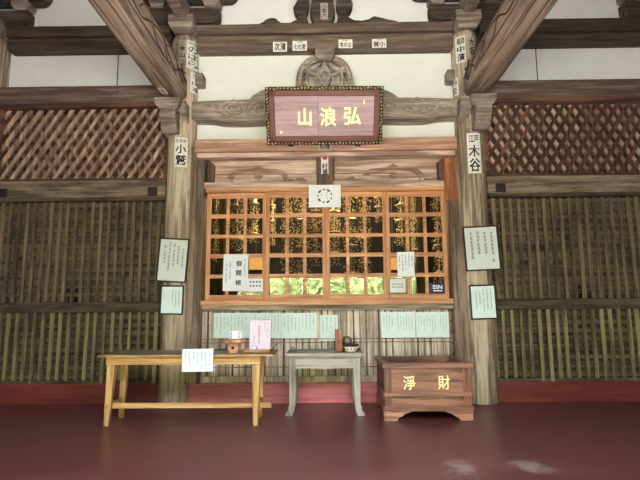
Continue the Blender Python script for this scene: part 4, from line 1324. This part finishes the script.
MB().tube([(cx4 + .03, -.62, ZG + .01), (cx4 + .09, -.64, ZG + .012)], .008, 6).build('clapper_handle', 'steel', t, smooth=True)

# ------------------------------------------------------------------ offering box
yf, yb = -1.16, -.24
xl, xr = .745, 1.885
ZO = .73
t = thing('offering_box', 'reddish brown wooden offering box with two gold characters, right of the grey table', 'offering box', ((xl + xr) / 2, (yf + yb) / 2, 0))
for sd_ in (0, 1):
    def fx(x): return xl + x if sd_ == 0 else xr - x
    for y0, y1 in ((yf - .01, yf + .06), (yb - .05, yb + .01)):
        MB().prism([(fx(-.01), 0), (fx(-.01), .12), (fx(.36), .12), (fx(.32), .1), (fx(.27), .088), (fx(.23), .055), (fx(.18), .035), (fx(.165), .0)], y0, y1).build('bracket_foot', 'box_foot', t, bevel=.006)
ft = MB()
for x in (xl - .01, xr - .04):
    ft.prism_x([(yf + .06, 0), (yf + .2, 0), (yf + .26, .08), (yf + .4, .12), (yf + .06, .12)], x, x + .05)
    ft.prism_x([(yb - .05, 0), (yb - .2, 0), (yb - .26, .08), (yb - .4, .12), (yb - .05, .12)], x, x + .05)
ft.build('side_feet', 'box', t, bevel=.006)
hb = MB(); hb.box(xl - .02, xr + .02, yf - .025, yb + .02, .12, .185); hb.build('base_moulding', 'box_z' if 0 else 'box', t, bevel=.008)
lo = MB(); lo.box(xl + .02, xr - .02, yf + .02, yb - .02, .185, .31); lo.build('lower_panel', 'box', t)
mm = MB(); mm.box(xl - .01, xr + .01, yf - .015, yb + .01, .31, .355); mm.build('middle_moulding', 'box', t, bevel=.006)
wl_ = MB()
wl_.box(xl + .02, xr - .02, yf + .02, yf + .045, .355, ZO - .06); wl_.box(xl + .02, xr - .02, yb - .045, yb - .02, .355, ZO - .06)
wl_.box(xl + .02, xl + .045, yf + .02, yb - .02, .355, ZO - .06); wl_.box(xr - .045, xr - .02, yf + .02, yb - .02, .355, ZO - .06)
wl_.build('side_panels', 'box', t)
for x in (xl, xr - .1):
    for y in (yf, yb - .08):
        MB().box(x, x + .1, y, y + .08, .185, ZO - .06).build('corner_post', 'box_z', t, bevel=.005)
rim = MB()
rw = .09
rim.box(xl - .025, xr + .025, yf - .03, yf + rw, ZO - .065, ZO); rim.box(xl - .025, xr + .025, yb - rw + .03, yb + .03, ZO - .065, ZO)
rim.box(xl - .025, xl + rw - .03, yf + rw, yb - rw + .03, ZO - .065, ZO); rim.box(xr - rw + .03, xr + .025, yf + rw, yb - rw + .03, ZO - .065, ZO)
rim.build('rim', 'box', t, bevel=.006)
MB().box(xl + .04, xr - .04, yf + .04, yb - .04, ZO - .3, ZO - .28).build('inner_slats', 'dark_brown', t)
m_ = MB()
for c_, px, py in (('淨', 409.3, 382.8), ('財', 444, 382.3)):
    x, z = W(px, py, yf + .02)
    m_ = MB(); put_flat(m_, fit(c_, .16, .18, .02), x, yf + .0165, z)
    m_.build('gold_character', 'gold_paint', t)

# ------------------------------------------------------------------ inside the hall: hanging gold ornaments, lanterns, curtains
orn = [(238, 192, 250, 10), (254, 192, 243, 8), (273, 192, 246, 4), (288, 192, 272, 8), (302, 192, 292, 9), (316, 192, 266, 8), (334, 192, 266, 8), (350, 192, 290, 9), (364, 192, 278, 8), (378, 192, 222, 6), (400, 192, 246, 8), (412, 192, 262, 4), (436, 192, 290, 7), (217, 194, 262, 4)]
for i, (px, py0, py1, wr_) in enumerate(orn):
    oc = ['third', 'second', 'fourth', 'fifth', 'fifth', 'sixth', 'seventh', 'eighth', 'ninth', 'ninth', 'tenth', 'eleventh', 'last', 'first'][i]
    Y = .9 + .35 * (i % 3)
    x, z1 = W(px, py0 - 8, Y); _, z0 = W(px, py1, Y)
    r = wr_ / F_PX * (D + Y)
    rn = random.Random(100 + i)
    t = thing('hanging_gold_ornament', ('%s gold ornament hanging in the hall behind the %s pane column from the left' % ('narrow' if wr_ < 7 else 'broad' if wr_ > 8 else 'tiered', oc)).replace('last pane column from the left', 'last pane column at the right'), 'hanging ornament', (x, Y, z0), 'gold ornaments hanging behind the windows')
    MB().tube([(x, Y, 4.6), (x, Y, z0 + .05)], .006, 5).build('chain', 'gold_dim', t)
    g = MB(); z = z1
    n = int((z1 - z0) / .014 * (1.3 + r * 24))
    for k in range(n):
        u = rn.random()
        tier = (.55 + .45 * abs(math.sin(u * 9)))
        a = rn.random() * 2 * PI; q = r * tier * math.sqrt(rn.random())
        s_ = rn.uniform(.005, .015)
        g.octa((x + q * math.cos(a), Y + q * math.sin(a), z1 - u * (z1 - z0)), s_ * rn.uniform(.5, 1.2), s_ * rn.uniform(.3, 1), s_ * rn.uniform(.7, 1.6))
    g.build('gold_leaves', 'gold_dim', t)
    d = MB()
    for k in range(4):
        z = z1 - (z1 - z0) * (k + .3) / 4
        d.lathe([(r * .3, z), (r * .75, z - .02), (r * .8, z - .03), (r * .2, z - .02)], x, Y, 12)
    d.build('tier_rings', 'gold_dim', t)
for px, py, lb in ((256, 264, 'square gold patterned lantern glowing behind the left window'), (393, 264, 'small gold lantern glowing behind the right window')):
    x, z = W(px, py, 1.6)
    t = thing('paper_lantern', lb, 'lantern', (x, 1.6, z - .16), 'lanterns behind the windows')
    k = .12 if px < 300 else .075
    MB().box(x - k, x + k, 1.5, 1.7, z - .12, z + .12).build('lantern_shade', 'lantern', t, bevel=.01)
    MB().box(x - k - .02, x + k + .02, 1.48, 1.72, z + .12, z + .15).build('lantern_cap', 'black', t, bevel=.01)
    MB().box(x - k - .02, x + k + .02, 1.48, 1.72, z - .16, z - .12).build('lantern_base', 'black', t, bevel=.01)
    MB().tube([(x, 1.6, 4.6), (x, 1.6, z + .15)], .008, 5).build('cord', 'cable', t)
for px0, px1, lb in ((404, 423, 'dull gold striped curtain behind the right window'), (212, 225, 'dark gold striped curtain behind the far left panes')):
    Y = 2.3
    x0, _ = W(px0, 240, Y); x1, _ = W(px1, 240, Y)
    mb = MB(); n = 40
    vs = []; fs = []
    for i in range(n + 1):
        x = x0 + (x1 - x0) * i / n; y = Y + .05 * math.sin(i * 1.3)
        vs += [(x, y, .0), (x, y, 4.4), (x, y + .02, .0), (x, y + .02, 4.4)]
    for i in range(n):
        a, b_ = i * 4, i * 4 + 4
        fs += [(a, b_, b_ + 1, a + 1), (a + 3, b_ + 3, b_ + 2, a + 2), (a + 1, b_ + 1, b_ + 3, a + 3), (a, a + 2, b_ + 2, b_)]
    mb._add(vs, fs)
    tag(mb.build('brocade_curtain', 'curtain'), lb, 'curtain', 'curtains behind the windows')
t = thing('altar_cabinet', 'dark altar in the depth of the hall behind the windows', 'altar', (0, 3.6, 0))
MB().box(-1.4, 1.4, 3.2, 4.2, 0, 1.3).build('altar_body', 'dark_brown', t, bevel=.02)
MB().box(-1.6, 1.6, 3.0, 4.3, 1.3, 1.38).build('altar_top', 'black', t, bevel=.01)
for x in (-.9, -.3, .3, .9):
    MB().lathe([(.06, 0), (.02, .04), (.02, .2), (.07, .26), (.02, .3)], x, 3.4, 14, 1.38).build('candlestick', 'gold_dim', t, smooth=True)

# ------------------------------------------------------------------ garden in front of the hall (seen mirrored in the panes)


def bush(cx, cy, rx, ry, h, mat, seed, name, label, cat, group=None, leaves=900, ls=.12):
    rn = random.Random(seed)
    mb = MB()
    seg, rings = 26, 12
    vs = []
    for i in range(rings + 1):
        ph_ = PI / 2 * i / rings
        for k in range(seg):
            a = 2 * PI * k / seg
            q = 1 + .09 * rn.random()
            vs.append((cx + rx * math.cos(a) * (math.cos(ph_) ** .6 + .001) * q, cy + ry * math.sin(a) * (math.cos(ph_) ** .6 + .001) * q, -.35 + (h + .35) * math.sin(ph_) * q))
    fs = []
    for i in range(rings):
        for k in range(seg):
            k2 = (k + 1) % seg
            fs.append((i * seg + k, i * seg + k2, (i + 1) * seg + k2, (i + 1) * seg + k))
    mb._add(vs, fs)
    for k in range(leaves):
        a = rn.random() * 2 * PI; ph_ = math.asin(rn.random())
        c = math.cos(ph_) ** .6
        mb.octa((cx + rx * math.cos(a) * c * 1.05, cy + ry * math.sin(a) * c * 1.05, -.35 + (h + .35) * math.sin(ph_) * 1.05), ls * rn.uniform(.5, 1.2), ls * rn.uniform(.5, 1.2), ls * rn.uniform(.3, .7))
    o = mb.build(name, mat)
    return tag(o, label, cat, group)


hd = MB(); rn = random.Random(61)
hp = [(-21, -.02), (-21, 2.3), (-20.8, 2.7), (-20.3, 2.95), (-19.7, 2.85), (-19.4, 2.5), (-19.3, 2.1), (-19.3, -.02)]
hd.prism_x(hp, -5.5, 5.5)
for k in range(4200):
    x = rn.uniform(-5.5, 5.5)
    i = rn.choice((1, 2, 3, 4, 5, 6, 6, 6, 6))
    u = rn.random()
    y = hp[i][0] * (1 - u) + hp[min(i + 1, 7)][0] * u; z = hp[i][1] * (1 - u) + hp[min(i + 1, 7)][1] * u
    q = .14 * (1 + .6 * math.sin(x * 2.3))
    hd.octa((x, y + q * .6, z + q), rn.uniform(.05, .11), rn.uniform(.05, .11), rn.uniform(.03, .08))
tag(hd.build('clipped_hedge', 'leaf'), 'clipped sunlit green hedge mirrored in the lowest window panes', 'hedge')
for i in range(10):
    for j, y in enumerate((-29, -36, -43)):  # unseen tree rows added to keep bright sky out of the panes
        x = -20.4 + i * 4.45 + (0, 2.2, 1.1)[j]
        bush(x, y, 1.95, 1.95, 10.6 + (i * 37 % 5) * .4 + 2.8 * j, 'forest', 80 + i, 'sky_block_tree', 'tall dark tree added beyond the garden to hide the sky', 'tree', 'dark trees added beyond the garden', 300, .12)

# ------------------------------------------------------------------ light
sun = bpy.data.lights.new('sun', 'SUN'); sun.energy = 3.5; sun.angle = math.radians(1.5); sun.color = (1, .96, .88)
so = bpy.data.objects.new('sun', sun); COL.objects.link(so)
so.rotation_euler = Vector((.3, .3, 1)).to_track_quat('Z', 'Y').to_euler()
for x, y, z, e in ((-.6, 1.2, 3.9, 10), (.7, 1.2, 3.9, 10)):  # unseen warm fill lights added inside to bring out the gold
    l = bpy.data.lights.new('hall_fill_light', 'POINT'); l.energy = e; l.color = (1, .8, .5); l.shadow_soft_size = .12
    lo_ = bpy.data.objects.new('hall_fill_light', l); COL.objects.link(lo_); lo_.location = (x, y, z)

w = bpy.data.worlds.new('sky'); S.world = w; w.use_nodes = True
nt = w.node_tree
bg = nt.nodes['Background']
bg.inputs['Color'].default_value = (.93, .96, 1.0, 1)
bg.inputs['Strength'].default_value = 1.6

S.view_settings.view_transform = 'Standard'
S.view_settings.look = 'None'
S.view_settings.gamma = 1
S.view_settings.use_curve_mapping = False
S.view_settings.exposure = 3.8
